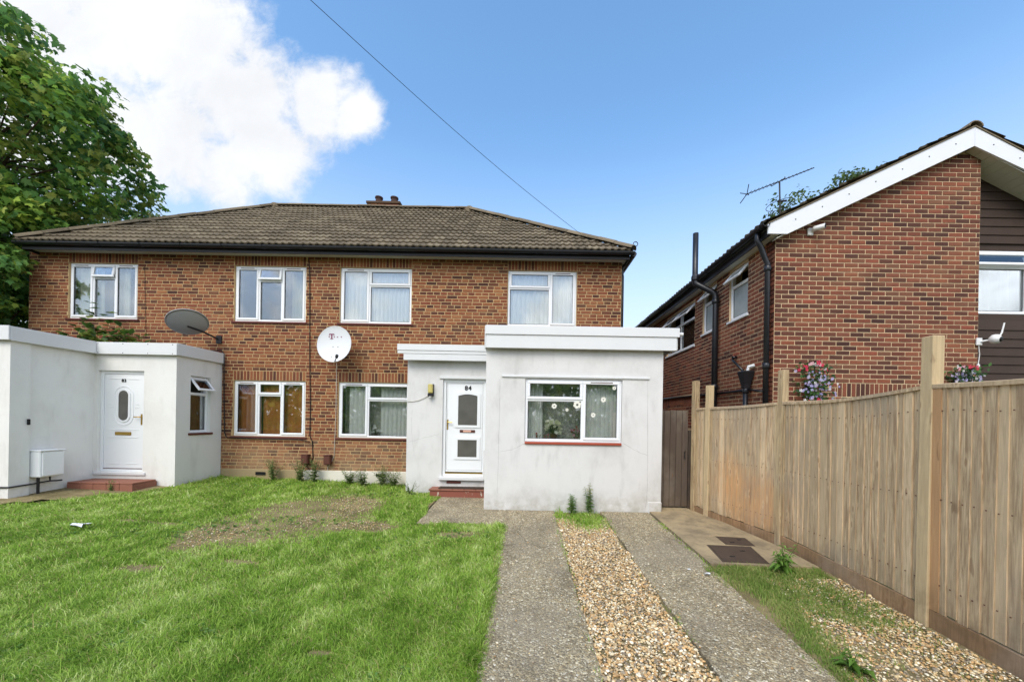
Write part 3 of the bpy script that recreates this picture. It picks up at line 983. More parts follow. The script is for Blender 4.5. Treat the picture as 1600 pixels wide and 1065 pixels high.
# ---- grass
def fbm(x, y, seed=0):
    r = np.random.default_rng(seed)
    v = 0; a = 1.0; f = .9
    for k in range(5):
        for _ in range(2):
            th = r.uniform(0, 2 * PI); ph = r.uniform(0, 2 * PI)
            v = v + a * np.sin(f * (x * np.cos(th) + y * np.sin(th)) * 2.0 + ph)
        a *= .62; f *= 1.9
    return v / 3.2
def bare(x, y):
    def e(cx, cy, rx, ry, rot=0.0):
        c, s_ = math.cos(rot), math.sin(rot)
        dx, dy = x - cx, y - cy
        return ((dx * c + dy * s_) / rx) ** 2 + ((-dx * s_ + dy * c) / ry) ** 2
    q = np.minimum.reduce([e(-3.5, 6.35, .86, 1.25, -.3), e(-2.75, 5.9, .72, .26, .1), e(-4.0, 5.35, .62, .55), e(-4.1, 4.15, .24, .10), e(-3.2, 4.4, .26, .06), e(-.95, 5.6, .34, .13), e(-1.55, 2.95, .09, .035), e(-5.4, 5.6, .5, .07)])
    return q + .75 * fbm(x * 1.7, y * 1.7, 3) + .35 * fbm(x * 6, y * 6, 4)
def blades(name, pts, hgt, wid, palette, label, zoff=0.0, lean=.55, zf=None):
    n = len(pts)
    x, y = pts[:, 0], pts[:, 1]
    z = gz(x, y) + zoff + (zf(x, y) if zf else 0)
    h = hgt * np.exp(rng.normal(0, .30, n)) if np.ndim(hgt) == 0 else hgt * np.exp(rng.normal(0, .30, n))
    th = rng.uniform(0, 2 * PI, n)
    flow = 2.6 * fbm(x * 1.9, y * 1.9, 11) + 2.5
    th = np.where(rng.random(n) < .5, th, flow + rng.normal(0, .7, n))
    ln = np.clip(rng.normal(lean, .28, n), .05, 1.5)
    w = wid * rng.uniform(.7, 1.3, n) * np.clip(y / 3.4, .9, 2.0)
    fx, fy = np.cos(th), np.sin(th)
    fa = rng.uniform(0, PI, n); sx, sy = np.cos(fa), np.sin(fa)
    dx1, dz1 = np.sin(ln * .5), np.cos(ln * .5)
    dx2, dz2 = np.sin(ln * 1.5), np.cos(ln * 1.5)
    bx, by, bz = x, y, z - .01
    mx_, my, mz = x + fx * dx1 * h * .5, y + fy * dx1 * h * .5, z + dz1 * h * .5
    tx, ty, tz = mx_ + fx * dx2 * h * .5, my + fy * dx2 * h * .5, mz + dz2 * h * .5
    V = np.empty((n, 5, 3), np.float32)
    V[:, 0] = np.stack([bx - sx * w / 2, by - sy * w / 2, bz], 1); V[:, 1] = np.stack([bx + sx * w / 2, by + sy * w / 2, bz], 1)
    V[:, 2] = np.stack([mx_ - sx * w * .45, my - sy * w * .45, mz], 1); V[:, 3] = np.stack([mx_ + sx * w * .45, my + sy * w * .45, mz], 1)
    V[:, 4] = np.stack([tx, ty, tz], 1)
    T = (np.array([(0, 1, 3), (0, 3, 2), (2, 3, 4)])[None] + (np.arange(n) * 5)[:, None, None]).reshape(-1, 3)
    pal = np.array(palette)
    tone = np.clip(.48 + .14 * fbm(x * 1.1, y * 1.1, 5) + .16 * fbm(x * 2.9, y * 2.9, 9) + .24 * fbm(x * 6.5, y * 6.5, 6) + rng.normal(0, .22, n), 0, .999) * (len(pal) - 1)
    i = tone.astype(int); fr_ = (tone - i)[:, None]
    c = pal[i] * (1 - fr_) + pal[np.minimum(i + 1, len(pal) - 1)] * fr_
    dry = rng.random(n) < .06
    c[dry] = L(182, 172, 112)[:3]
    C = np.repeat(c[:, None, :], 5, 1)
    C = C.reshape(-1, 3)
    o = link(bpy.data.objects.new(name, fast_mesh(name, V.reshape(-1, 3), T, M['grass'], C)))
    return tag(o, label, None, None, 'stuff')
GP = [L(96, 134, 36)[:3], L(122, 160, 50)[:3], L(152, 187, 70)[:3], L(184, 208, 104)[:3], L(218, 230, 156)[:3]]
N = 520000
# radial distribution: denser near the camera
yy = 2.2 + (8.75 - 2.2) * rng.random(N) ** 1.55
half = 1.45 * yy + .3
xx = LAWN_X - .0 - rng.random(N) * (half - .2)
ok = (xx > -9.2)
ok &= ~((yy > 6.12) & (xx > -1.70 + .05 * np.sin(5 * yy)))
ok &= ~((xx < -6.88) & (yy > 7.6)) & ~((xx < -8.3) & (yy > 6.2))
ok &= ~((yy > 6.0 + (xx + 8.2) * .95 + .12 * np.sin(4 * xx)) & (xx < -6.95))
b_ = bare(xx, yy)
ok &= rng.random(N) < np.clip((b_ - .52 + .5 * rng.normal(0, .5, N)) * .55, .07, 1)
edge = np.clip(1 - (LAWN_X - xx) / .12, 0, 1)
xx, yy, b_ = xx[ok], yy[ok], b_[ok]
hh = .048 * np.clip(.40 + .36 * b_, .42, 1.1) * (1 + .22 * fbm(xx * 2.1, yy * 2.1, 8)) + .018 * np.exp(-((yy - 8.6) / .35) ** 2)
hh *= 1 + .45 * fbm(xx * 6.5, yy * 6.5, 41)
hh *= np.where(rng.random(len(hh)) < .03, 1.7, 1.0)
hh *= 1 + .5 * (xx > LAWN_X - .12)
blades('grass', np.stack([xx, yy], 1), np.clip(hh, .012, .13), .0056, GP, 'bright green mown grass of the front lawn', 0, .95, lawn_bump)
bx, by = rng.uniform(-5.2, -1.6, 9000), rng.uniform(4.6, 7.6, 9000)
kb = bare(bx, by) < .55
pebbles('soil_crumbs', np.stack([bx[kb], by[kb]], 1)[:2600], .007, 'crumbs of soil and grit on the bare patch of the lawn', .006)
NW = 2600
wx, wy = rng.uniform(-6.5, -.4, NW), 2.5 + 6.1 * rng.random(NW) ** 1.3
kw = (fbm(wx * 1.3, wy * 1.3, 77) > .45) & (wx > -1.35 * wy - .3) & ~((wy > 6.0) & (wx > -1.8))
wx, wy = wx[kw], wy[kw]
vv, tt, cc3 = [], [], []
for a_, b0_ in zip(wx, wy):
    z_ = float(gz(a_, b0_) + lawn_bump(a_, b0_)) + .012
    col_ = np.array(random.choice([L(120, 158, 84), L(140, 172, 98), L(104, 144, 66)])[:3])
    for k in range(random.randint(4, 7)):
        w_ = random.uniform(0, 2 * PI); ln_ = random.uniform(.018, .045); up_ = random.uniform(.01, .03)
        dx_, dy_ = math.cos(w_) * ln_, math.sin(w_) * ln_; sx_, sy_ = -math.sin(w_) * ln_ * .36, math.cos(w_) * ln_ * .36
        n0 = len(vv)
        vv += [(a_, b0_, z_), (a_ + dx_ * .6 + sx_, b0_ + dy_ * .6 + sy_, z_ + up_), (a_ + dx_, b0_ + dy_, z_ + up_ * .8), (a_ + dx_ * .6 - sx_, b0_ + dy_ * .6 - sy_, z_ + up_)]
        tt += [(n0, n0 + 1, n0 + 2), (n0, n0 + 2, n0 + 3)]; cc3 += [col_ * random.uniform(.8, 1.15)] * 4
tag(link(bpy.data.objects.new('lawn_weeds', fast_mesh('lawn_weeds', vv, tt, M['grass'], np.array(cc3)))), 'small broad leaved weeds and clover among the lawn grass', None, None, 'stuff')
# verge weeds at the right and tuft in front of the extension
NV = 62000
xv, yv = rng.uniform(2.2, 3.6, NV), rng.uniform(2.2, 4.75, NV)
band = np.exp(-((xv - (2.42 + .12 * np.sin(2.2 * yv) + .3 * np.clip(yv - 3.6, 0, 2))) / .13) ** 2) + 1.0 * np.exp(-((xv - 3.0) / .48) ** 2 - ((yv - 4.05) / .5) ** 2) + .9 * np.exp(-((yv - 4.55) / .14) ** 2)
okv = rng.random(NV) < np.clip(band * .95 + .42 * fbm(xv * 3, yv * 3, 21) - .06, 0.02, 1)
blades('verge_grass', np.stack([xv[okv], yv[okv]], 1), .05, .0055, [L(96, 128, 48)[:3], L(124, 152, 64)[:3], L(152, 168, 90)[:3], L(180, 178, 116)[:3]], 'weedy grass between the drive and the fence', -.012, .8)
NT_ = 6000
xt, yt = rng.uniform(.6, 1.5, NT_), rng.uniform(5.7, 7.0, NT_)
okt = rng.random(NT_) < np.clip(1.3 * np.exp(-((xt - 1.08) / .26) ** 2 - ((yt - 6.45) / .33) ** 2) + .7 * np.exp(-((xt - .66) / .07) ** 2 - ((yt - 6.8) / .25) ** 2), 0, 1)
blades('bed_grass', np.stack([xt[okt], yt[okt]], 1), .07, .0055, GP, 'green grass tuft at the head of the gravel bed by the white wall', -.01, .8)
xe, ye = rng.uniform(2.24, 2.34, 900), rng.uniform(4.6, 6.6, 900)
oke = rng.random(900) < np.clip(.3 + .6 * fbm(xe * 3, ye * 2.2, 33), 0, 1)
blades('crack_grass', np.stack([xe[oke], ye[oke]], 1), .04, .005, GP, 'thin grass in the joint beside the concrete pad', .0, .8)

ex = np.concatenate([.575 + rng.normal(0, .018, 900), 1.435 + rng.normal(0, .02, 900), -.30 + np.abs(rng.normal(0, .03, 2600))]); ey = np.concatenate([rng.uniform(2.3, 6.9, 1800), rng.uniform(2.2, 6.1, 2600)])
ke = rng.random(len(ex)) < np.concatenate([np.clip(.12 + .5 * fbm(ex[:1800] * 2, ey[:1800] * 2.2, 52), 0, 1), np.ones(2600)])
blades('edge_grass', np.stack([ex[ke], ey[ke]], 1), .045, .0055, GP, 'grass creeping over the edges of the concrete strips', .0, 1.0)
# ------------------------------------------------------------------ the pair of brick houses
HY = 8.8
HX0, HX1, HZ = -11.38, 2.19, 5.235
house = thing('semi_detached_house', 'pair of brown brick houses under one hipped tiled roof', 'house', (-4.6, HY, 0))
FA = Frame(0, HY, 0, 0)
V0 = HZ - 72 * .075       # course origin
def snap(v): return V0 + round((v - V0) / .075) * .075
def rect(px0, py0, px1, py1, Y):
    a, b = P(px0, (py0 + py1) / 2, Y), P(px1, (py0 + py1) / 2, Y)
    m = (px0 + px1) / 2
    return [a.x, b.x, P(m, py1, Y).z, P(m, py0, Y).z]
wr = {'w1': rect(107, 415, 215, 499, HY), 'w2': rect(366, 418, 478, 503, HY), 'w3': rect(531, 422, 643, 507, HY), 'w4': rect(793, 430, 901, 511, HY),
      'g1': rect(364, 592, 477, 680, HY), 'g2': rect(528, 596, 641, 682, HY)}
for k, r in wr.items():
    r[2], r[3] = snap(r[2]), snap(r[3])
    if k[0] == 'w': r[3] = HZ - 3 * .075
holes = list(wr.values())
soldiers = [(r[0] - .0, r[1] + .0, r[3], r[3] + .225) for r in holes]
wall = MB(); wall_panel(wall, FA, HX0, HX1, -.3, HZ + .08, holes, .28)
wall.box(HX0, HX0 + .28, HY + .28, 16.2, -.3, HZ)
wall.box(HX1 - .28, HX1, HY + .28, 16.2, -.3, HZ)
wall.box(HX0, HX1, 16.2, 16.48, -.3, HZ)
wall_o = wall.build('wall', M['mortarA'], house)
PH = {}
def rows_a(k):
    if k not in PH: PH[k] = random.uniform(0, .02)
    return ((.2375, .06 + PH[k] + (.119 if (k // 2) % 2 else 0)) if k % 2 else (.1583, PH[k] + (.079 if (k // 2) % 2 else .03)))
cells = lay_bricks(FA, HX0, HX1, snap(.38), HZ, holes, soldiers, rows_a)
mbk = place_bricks(cells, FA, wall_o, M['brickA_o'], M['brickA_s'], lambda c: (0 if c[2] > .2 else 10) + abs(c[0] + 1.2) + .6 * abs(c[1] - 3.4) + (50 if c[1] < 3.3 and c[0] > -2.6 else 0))
# end walls as brick courses too
FB = Frame(HX1, HY, 0, PI / 2)
c2 = lay_bricks(FB, .0, 7.4, snap(.38), HZ, [], [], lambda k: (.225, .11 * (k % 2)))
for c in c2:
    b = brick_shape(c[2], c[3]); mbk.col = (random.random(),) * 3 + (1,)
    mbk.add([FB.pt(c[0] + x, y, c[1] + z) for x, y, z in b.v], b.f)
tag(mbk.build('brickwork', M['brickA_s'], wall_o), kind='stuff')
# plinths and air bricks
pb = MB(); pb.cbox(-5.02, -2.5, HY - .03, HY + .02, -.1, snap(.38) - .004, .008); pb.build('plinth', M['plinth'], house)
pb = MB(); pb.cbox(-6.9, -5.025, HY - .02, HY + .02, -.1, snap(.38) - .004, .008); pb.build('plinth', M['plinth_bare'], house)
def air_brick(px, py):
    p = P(px, py, HY - .03)
    m = MB()
    bars(m, FA, p.x - .11, p.x + .11, p.z - .034, p.z + .034, .01, .028, .042, .002)
    for i in range(9):
        m.box(p.x - .10 + i * .0235, p.x - .092 + i * .0235, HY - .038, HY - .03, p.z - .026, p.z + .026)
    m.box(p.x - .105, p.x + .105, HY - .031, HY - .02, p.z - .03, p.z + .03)
    m.build('air_brick', M['dark_metal'], house)
air_brick(407, 739); air_brick(595, 742)
# floors and inner walls, so rooms are rooms
rm = MB()
rm.box(HX0 + .28, HX1 - .28, HY + .28, 16.2, 2.62, 2.78); rm.box(HX0 + .28, HX1 - .28, HY + .28, 16.2, HZ - .1, HZ)
rm.box(HX0 + .28, HX1 - .28, HY + .28, 16.2, .1, .2)
for x in (-8.2, -4.72, -.6): rm.box(x, x + .12, HY + .28, 16.2, .2, HZ - .1)
rm.box(HX0 + .28, HX1 - .28, 12.4, 12.5, .2, HZ - .1)
rm.build('inner_wall', M['room'], house)
three = [(0, .325, 0, 1, 'sash'), (.325, .665, .76, 1, 'vent'), (.325, .665, 0, .76, 'fixed'), (.665, 1, 0, 1, 'sash')]
three_open = [(0, .325, 0, 1, 'sash'), (.325, .665, .76, 1, 'open9'), (.325, .665, 0, .76, 'fixed'), (.665, 1, 0, 1, 'sash')]
lr = [(0, .40, 0, 1, 'sash'), (.40, 1, .70, 1, 'vent'), (.40, 1, 0, .70, 'fixed')]
rl = [(.62, 1, 0, 1, 'sash'), (0, .62, .70, 1, 'vent'), (0, .62, 0, .70, 'fixed')]
def hw(k, cells_, **kw): return window(house, FA, *wr[k], cells_, 'sill', .035, **kw)
hw('w1', three_open); hw('w2', three_open); hw('w3', lr); hw('w4', rl); hw('g1', three); hw('g2', lr)
def crt(k, f0, f1, n, mat, label, folds, **kw):
    r = wr[k]; w_ = r[1] - r[0]
    return curtain(FA, r[0] + f0 * w_, r[0] + f1 * w_, r[2] + .02, r[3] - .01, n, mat, label, folds, **kw)
crt('w1', .02, .42, .15, 'curtain_green', 'grey green curtain drawn at the left of the far left upstairs window', 4)
crt('w1', .62, .80, .15, 'curtain_green', 'narrow grey green curtain gathered in the middle of the far left upstairs window', 3)
crt('w3', .01, .99, .13, 'net', 'white pleated net across the upstairs window above the white satellite dish', 17)
crt('w4', .01, .99, .13, 'net', 'white pleated net across the upstairs window above the flat roofed extension', 15)
crt('g1', .02, .34, .14, 'curtain_gold', 'brown curtain in the left light of the downstairs window beside the white porch', 4)
crt('g1', .36, 1.0, .15, 'curtain_gold', 'golden brown curtain over the middle and right of the downstairs window', 7)
crt('g2', .12, .44, .15, 'net', 'white net curtain tied at the left of the window beside the lamp', 5, taper=.15)
crt('g2', .55, 1.0, .20, 'net', 'white net curtain behind the orchid beside the porch wall', 8)
crt('w2', .70, 1.0, .3, 'curtain_green', 'dim grey curtain at the right of the upstairs window full of mirrored cloud', 4)

# ---- roof
EY, EZ = 8.46, 5.345
RX0, RX1, RYB = -11.22, 2.34, 16.32
RH = (RYB - EY) / 2
RZ = 8.29
PIT = math.atan2(RZ - EZ, RH)
roof = MB()
A, B, C_, D_ = (RX0, EY, EZ), (RX1, EY, EZ), (RX1, RYB, EZ), (RX0, RYB, EZ)
R0, R1 = (-8.12, EY + RH, RZ), (-1.86, EY + RH, RZ)
roof.add([A, B, C_, D_, R0, R1], [(0, 1, 5, 4), (1, 2, 5), (2, 3, 4, 5), (3, 0, 4), (3, 2, 1, 0)])
roof_o = roof.build('roof', M['felt'], house)
TW, TG, TL = .30, .345, .41
def tile_shape():
    m = MB(); n = 12
    V = []
    for y, lift in ((0, .052), (TL, .010)):
        for top in (1, 0):
            for i in range(n + 1):
                x = -TW / 2 + TW * i / n - .0
                ph = (i / n * 2) % 1.0
                w = .022 * math.sin(PI * min(1, ph / .62)) ** 1.0 if ph < .62 else 0
                V.append((x, y, lift + w - (0 if top else .028)))
    k = n + 1
    fs = []
    for i in range(n):
        fs += [(i, i + 1, 2 * k + i + 1, 2 * k + i), (k + i + 1, k + i, i, i + 1)[::-1]]
    m.add(V, fs)
    return m
tshape = tile_shape()
tmesh = tshape.mesh('tile', M['tile_o'])
TM = Matrix.Translation((0, EY, EZ)) @ Matrix.Rotation(PIT, 4, 'X')
SL = math.hypot(RZ - EZ, RH)
tiles = []
nrow = int(SL / TG)
TG2 = SL / (nrow + .25)
for r_ in range(nrow + 1):
    y = r_ * TG2 - .06
    ins = max(0, y + .12) / SL * (R0[0] - RX0); ins1 = max(0, y + .12) / SL * (RX1 - R1[0])
    off = .15 * (r_ % 2) * 0
    x = RX0 + TW / 2 + off
    while x < RX1:
        if x - TW / 2 >= RX0 + ins - TW * .55 and x + TW / 2 <= RX1 - ins1 + TW * .55:
            tiles.append((x, y))
        x += TW
tiles.sort(key=lambda t: (TM @ Vector((t[0], t[1], 0)) - Vector((-1.5, 0, EYE))).length)
mbt = MB()
for i, (x, y) in enumerate(tiles):
    J = TM @ Matrix.Translation((x + random.uniform(-.003, .003), y + random.uniform(-.008, .008), random.uniform(0, .006))) @ Matrix.Rotation(random.uniform(-.012, .012), 4, 'Z')
    if i < 300:
        o = bpy.data.objects.new('tile', tmesh); link(o, roof_o); o.matrix_local = J
    else:
        mbt.col = (random.random(),) * 3 + (1,)
        mbt.add([J @ Vector(v) for v in tshape.v], tshape.f)
tag(mbt.build('tiling', M['tile_s'], roof_o), kind='stuff')
# the sides and back of the roof in plain stepped courses
mbt = MB()
for side in range(3):
    for r_ in range(nrow + 1):
        y = r_ * TG2; t0 = y / SL; t1 = min(1, (y + TL) / SL)
        def lp(p, q, t): return Vector(p).lerp(Vector(q), t)
        P0, P1, Q0, Q1 = [(B, C_, R1, R1), (C_, D_, R1, R0), (D_, A, R0, R0)][side]
        up = Vector((0, 0, .045)); lo = Vector((0, 0, .02))
        a, b, c, d = lp(P0, Q0, t0) + up, lp(P1, Q1, t0) + up, lp(P1, Q1, t1) + lo, lp(P0, Q0, t1) + lo
        mbt.col = (random.random(),) * 3 + (1,)
        mbt.quad(a, b, c, d); mbt.quad(a, a - Vector((0, 0, .03)), b - Vector((0, 0, .03)), b)
tag(mbt.build('tiling', M['tile_s'], roof_o), kind='stuff')
def ridge_run(p, q, n, parent=None, r=.115):
    p, q = Vector(p), Vector(q)
    d = (q - p).normalized()
    Ln = (q - p).length / n
    side = d.cross(Vector((0, 0, 1))).normalized(); upv = side.cross(d).normalized()
    prof = [(math.cos(w), math.sin(w)) for w in np.linspace(PI * .02, PI * .98, 8)]
    m = MB()
    V = []
    for t in (0, Ln * .985):
        for rr in (r, r - .02):
            for a, b in prof: V.append((a * rr, t, b * rr * .8))
    k = 8; fs = []
    for i in range(7):
        fs += [(i, i + 1, 2 * k + i + 1, 2 * k + i), (k + i, k + i + 1, 3 * k + i + 1, 3 * k + i)[::-1], (i, k + i, k + i + 1, i + 1), (2 * k + i, 2 * k + i + 1, 3 * k + i + 1, 3 * k + i)]
    m.add(V, fs)
    me = m.mesh('ridge_tile', M['tile_o'], False)
    for i in range(n):
        o = bpy.data.objects.new('ridge_tile', me); link(o, parent or roof_o)
        R = Matrix((side, d, upv)).transposed().to_4x4()
        o.matrix_local = Matrix.Translation(p + d * (Ln * i) + upv * random.uniform(.035, .047)) @ R @ Matrix.Rotation(random.uniform(-.012, .012), 4, 'Z')
for rp in (R0, R1):
    m = MB(); m.lathe([(.17, -.10), (.16, .03), (.10, .10), (.001, .12)], Matrix.Translation(Vector(rp) + Vector((0, 0, .02))), 12); m.build('hip_cap', M['tile_s'], roof_o)
ridge_run(R0, R1, 14); ridge_run(A, R0, 13); ridge_run(B, R1, 13)
# eaves
e = MB(); e.cbox(RX0 + .05, RX1 - .05, EY + .04, EY + .065, EZ - .17, EZ - .005, .004)
e.cbox(RX1 - .075, RX1 - .05, EY + .066, RYB - .05, EZ - .17, EZ - .005, .004); e.cbox(RX0 + .05, RX0 + .075, EY + .066, RYB - .05, EZ - .17, EZ - .005, .004)
e.build('fascia', M['dark_metal'], house)
e = MB(); e.cbox(RX0 + .08, RX1 - .08, EY + .068, HY - .012, HZ - .005, HZ + .012, .003)
e.cbox(HX1 + .003, RX1 - .08, HY - .01, RYB - .2, HZ - .005, HZ + .012, .003)
e.build('soffit', M['soffit'], house)
e = MB(); e.cbox(RX0 + .08, RX1 - .08, EY + .05, EY + .067, HZ - .035, HZ - .007, .003); e.build('soffit_bead', M['soffit'], house)
def gutter(x0, x1, y, z, r=.062):
    m = MB(); prof = [(math.cos(w), math.sin(w)) for w in np.linspace(PI, 2 * PI, 9)]
    V = []
    for x in (x0, x1):
        for rr in (r, r - .006):
            for a, b in prof: V.append((x, y + a * rr, z + b * rr * 1.05))
    k = 9; fs = []
    for i in range(8): fs += [(i, i + 1, 2 * k + i + 1, 2 * k + i), (k + i, k + i + 1, 3 * k + i + 1, 3 * k + i), (i, i + 1, k + i + 1, k + i), (2 * k + i, 2 * k + i + 1, 3 * k + i + 1, 3 * k + i)]
    fs += [(0, k, 3 * k, 2 * k), (k - 1, 2 * k - 1, 4 * k - 1, 3 * k - 1)]
    m.add(V, fs)
    nb = int((x1 - x0) / .9)
    for i in range(nb + 1):
        xx_ = x0 + .1 + (x1 - x0 - .2) * i / nb
        m.tube([(xx_, y + math.cos(w) * (r + .006), z + math.sin(w) * (r + .006)) for w in np.linspace(PI, 2 * PI, 7)], .008, 5)
    return m
gutter(RX0 - .02, RX1 + .03, EY - .03, EZ - .035).build('gutter', M['gutter'], house)
g = MB(); g.tube([(RX1 + .03, EY - .03, EZ - .07), (RX1 + .03, RYB, EZ - .07)], .055, 8); g.build('gutter', M['gutter'], house)
dp = MB()
dp.tube([(RX1 - .05, HY + .12, EZ - .12), (RX1 - .12, HY + .12, EZ - .26), (HX1 + .05, HY + .12, HZ - .28), (HX1 + .05, HY + .12, .1)], .036, 10)
dp.build('downpipe', M['gutter'], house)
ci = MB()
pc = Vector((RX1 + .0, EY - .02, EZ + .05))
ci.tube([pc + Vector((0, 0, -.06)), pc + Vector((0, 0, .08))] + [pc + Vector((.055 - .05 * math.cos(w), 0, .10 + .05 * math.sin(w))) for w in np.linspace(0, PI * 1.75, 10)], .009, 6)
ci.build('hip_iron', M['dark_metal'], house)
# chimney
cp = P(606, 318, 13.0)
ch_ = MB(); ch_.box(cp.x - .52, cp.x + .52, 12.6, 13.3, 7.2, RZ + .30); ch_.cbox(cp.x - .56, cp.x + .56, 12.56, 13.34, RZ + .30, RZ + .38, .01)
cho = ch_.build('chimney', M['sooty'], house)
FCH = Frame(cp.x, 12.6, 0, 0)
cc2 = lay_bricks(FCH, -.52, .52, RZ - .3, RZ + .30, [], [], lambda k: (.225, .11 * (k % 2)))
place_bricks(cc2, FCH, cho, M['brickA_o'], M['brickA_s'], lambda c: 0).build('brick', M['brickA_s'], cho)
for dx in (-.28, .24):
    pm = MB(); pm.lathe([(.13, 0), (.15, .03), (.12, .06), (.105, .26), (.13, .28), (.13, .32), (.09, .32), (.08, .1)], Matrix.Translation((cp.x + dx, 12.95, RZ + .38)), 14)
    pm.build('chimney_pot', M['old_clay'], cho)

# ------------------------------------------------------------------ doors
def text_mesh(txt, size, depth=.004):
    cu = bpy.data.curves.new('number', 'FONT'); cu.body = txt; cu.size = size; cu.extrude = depth; cu.align_x = 'CENTER'; cu.space_character = 1.15; cu.offset = size * .02
    o = bpy.data.objects.new('number', cu); COL.objects.link(o)
    dg = bpy.context.evaluated_depsgraph_get()
    me = bpy.data.meshes.new_from_object(o.evaluated_get(dg))
    bpy.data.objects.remove(o)
    return me
def door_frame(ext, fr, a, b, c, d):
    m = MB(); bars(m, fr, a, b, c, d, .062, -.13, -.045, .006, .05)
    return m
def handle(par, fr, u, v, sgn, mat):
    m = MB(); m.cbox(u - .017, u + .017, .052, .06, v - .11, v + .11, .004, fr)
    m.tube([fr.pt(u, .055, v + .05), fr.pt(u, .006, v + .05), fr.pt(u + sgn * .02, .003, v + .05), fr.pt(u + sgn * .11, .003, v + .048)], .010, 8)
    m.build('handle', M[mat], par)

# ------------------------------------------------------------------ number 84: extension and porch
ext = thing('extension', 'grey white rendered flat roofed extension and porch with door 84', 'extension', (.9, 7.03, -.05))
E84 = Frame(0, 7.03, 0, 0)
EW = (.023, 1.80, 1.2, 2.352)
m = MB(); wall_panel(m, E84, -.70, 2.54, -.3, 3.06, [EW], .25)
m.box(2.30, 2.54, 7.28, HY - .015, -.3, 3.06)
m.box(-.70, -.46, 7.28, 8.20, -.3, 3.06)
m.cbox(2.30, 2.556, 7.012, 7.06, -.2, .14, .02)
PO = Frame(0, 8.20, 0, 0)
DR = (-1.73, -.80, .36, 2.43)
m.v and None
wall_panel(m, PO, -2.49, -.702, -.3, 2.86, [DR], .25)
m.box(-2.49, -2.25, 8.45, HY - .015, -.3, 2.86)
m.build('wall', M['render84'], ext)
m = MB(); m.box(2.28, -.44, 12, 12.1, 0, .01) if False else None
# roof slabs
m.box(-.70, 2.74, 6.94, HY - .014, 3.065, 3.24); m.box(-2.5, -.71, 8.06, HY - .014, 2.865, 3.08)
m.build('flat_roof', M['felt'], ext)
m = MB()
m.cbox(-.712, 2.78, 6.885, 6.935, 3.12, 3.285, .006); m.build('fascia', M['white_paint'], ext)
m = MB(); m.cbox(-.70, 2.735, 6.905, 6.938, 2.88, 3.118, .006); m.cbox(2.742, 2.766, 6.94, HY - .02, 2.9, 3.28, .006); m.build('fascia', M['white_paint'], ext)
m = MB(); m.cbox(-.728, -.702, 6.94, 8.04, 2.88, 3.28, .006); m.build('fascia', M['white_paint'], ext)
m = MB(); m.tube([(2.79, 6.96, 3.19), (2.86, 6.95, 3.185)], .035, 12); m.build('gutter_spout', M['white_paint'], ext)
m = MB(); m.cbox(-2.66, -.715, 8.0, 8.05, 3.0, 3.13, .006); m.cbox(-2.655, -2.61, 8.052, HY - .02, 3.0, 3.13, .006); m.build('fascia', M['white_paint'], ext)
m = MB(); m.cbox(-2.655, -.715, 8.012, 8.055, 2.935, 2.998, .005); m.cbox(-2.53, -.715, 8.02, 8.058, 2.80, 2.933, .005); m.build('fascia', M['white_paint'], ext)
m = MB(); m.cbox(-.41, 2.29, 7.004, 7.03, 2.372, 2.41, .004); m.build('trim', M['white_paint'], ext)
m = MB(); m.cbox(-1.80, -.705, 8.172, 8.20, 2.44, 2.50, .004); m.build('trim', M['white_paint'], ext)
# raised patch of render round the window and its hairline cracks
def crack(par, fr, pts, w=.004):
    pts = [P(x, y, fr.o.y - .001) for x, y in pts]
    m = MB()
    for p, q in zip(pts, pts[1:]):
        n_ = 5; prev = p
        for i in range(1, n_ + 1):
            t = p.lerp(q, i / n_) + Vector((random.uniform(-.008, .008), 0, random.uniform(-.006, .006))) * (i < n_)
            d = (t - prev); s_ = Vector((-d.z, 0, d.x)).normalized() * w * random.uniform(.3, .6)
            m.add([prev - s_, prev + s_, t + s_, t - s_] + [v + Vector((0, .003, 0)) for v in (prev - s_, prev + s_, t + s_, t - s_)], [(0, 1, 2, 3), (0, 4, 5, 1), (2, 6, 7, 3)])
            prev = t
    m.build('crack', M['crack'], par)
M['crack'] = plain('crack', L(150, 148, 146), .9, .1)
crack(ext, E84, [(781, 592), (781, 640), (779, 705), (777, 770)])
crack(ext, E84, [(821, 692), (800, 702), (782, 705)])
crack(ext, E84, [(974, 692), (992, 703), (1011, 711)])
crack(ext, E84, [(1012, 592), (1012, 711), (1011, 770), (1009, 792)])
crack(ext, PO, [(640, 690), (660, 684), (686, 678)], .003)
crack(ext, PO, [(644, 640), (643, 670), (646, 705)], .003)
ewin = window(ext, E84, *EW, [(0, .60, .68, 1, 'vent'), (0, .60, 0, .68, 'fixed'), (.60, 1, 0, 1, 'sash')], 'sill_red', .03, sill_over=.0)
# door 84
D84 = door_frame(ext, PO, *DR).build('door', M['upvc'], ext)
a, b, c, d = DR
m = MB(); m.cbox(a - .05, b + .03, 8.13, 8.22, c - .075, c - .005, .008); m.build('threshold', M['white_paint'], ext)
m = MB(); m.cbox(a + .06, b - .06, 8.255, 8.27, c + .045, c + .075, .003); m.build('weather_bar', M['brass'], D84)
LU0, LU1, LV0, LV1 = a + .070, b - .06, c + .09, d - .066
m = MB(); m.cbox(LU0, LU1, .058, .1, LV0, LV1, .006, PO)
leafo = m.build('door_leaf', M['upvc'], D84)
m = MB(); bars(m, PO, a + .060, b - .060, c + .050, d - .062, .012, -.1, -.075, .003); m.build('frame_bead', M['rubber'], D84)
m = MB(); bars(m, PO, LU0 + .02, LU1 - .02, LV0 + .04, LV1 - .02, .004, -.058, -.0565, .0005)
m.build('panel_groove', M['rubber'], D84)
cu_ = P(730, 660, 8.2).x
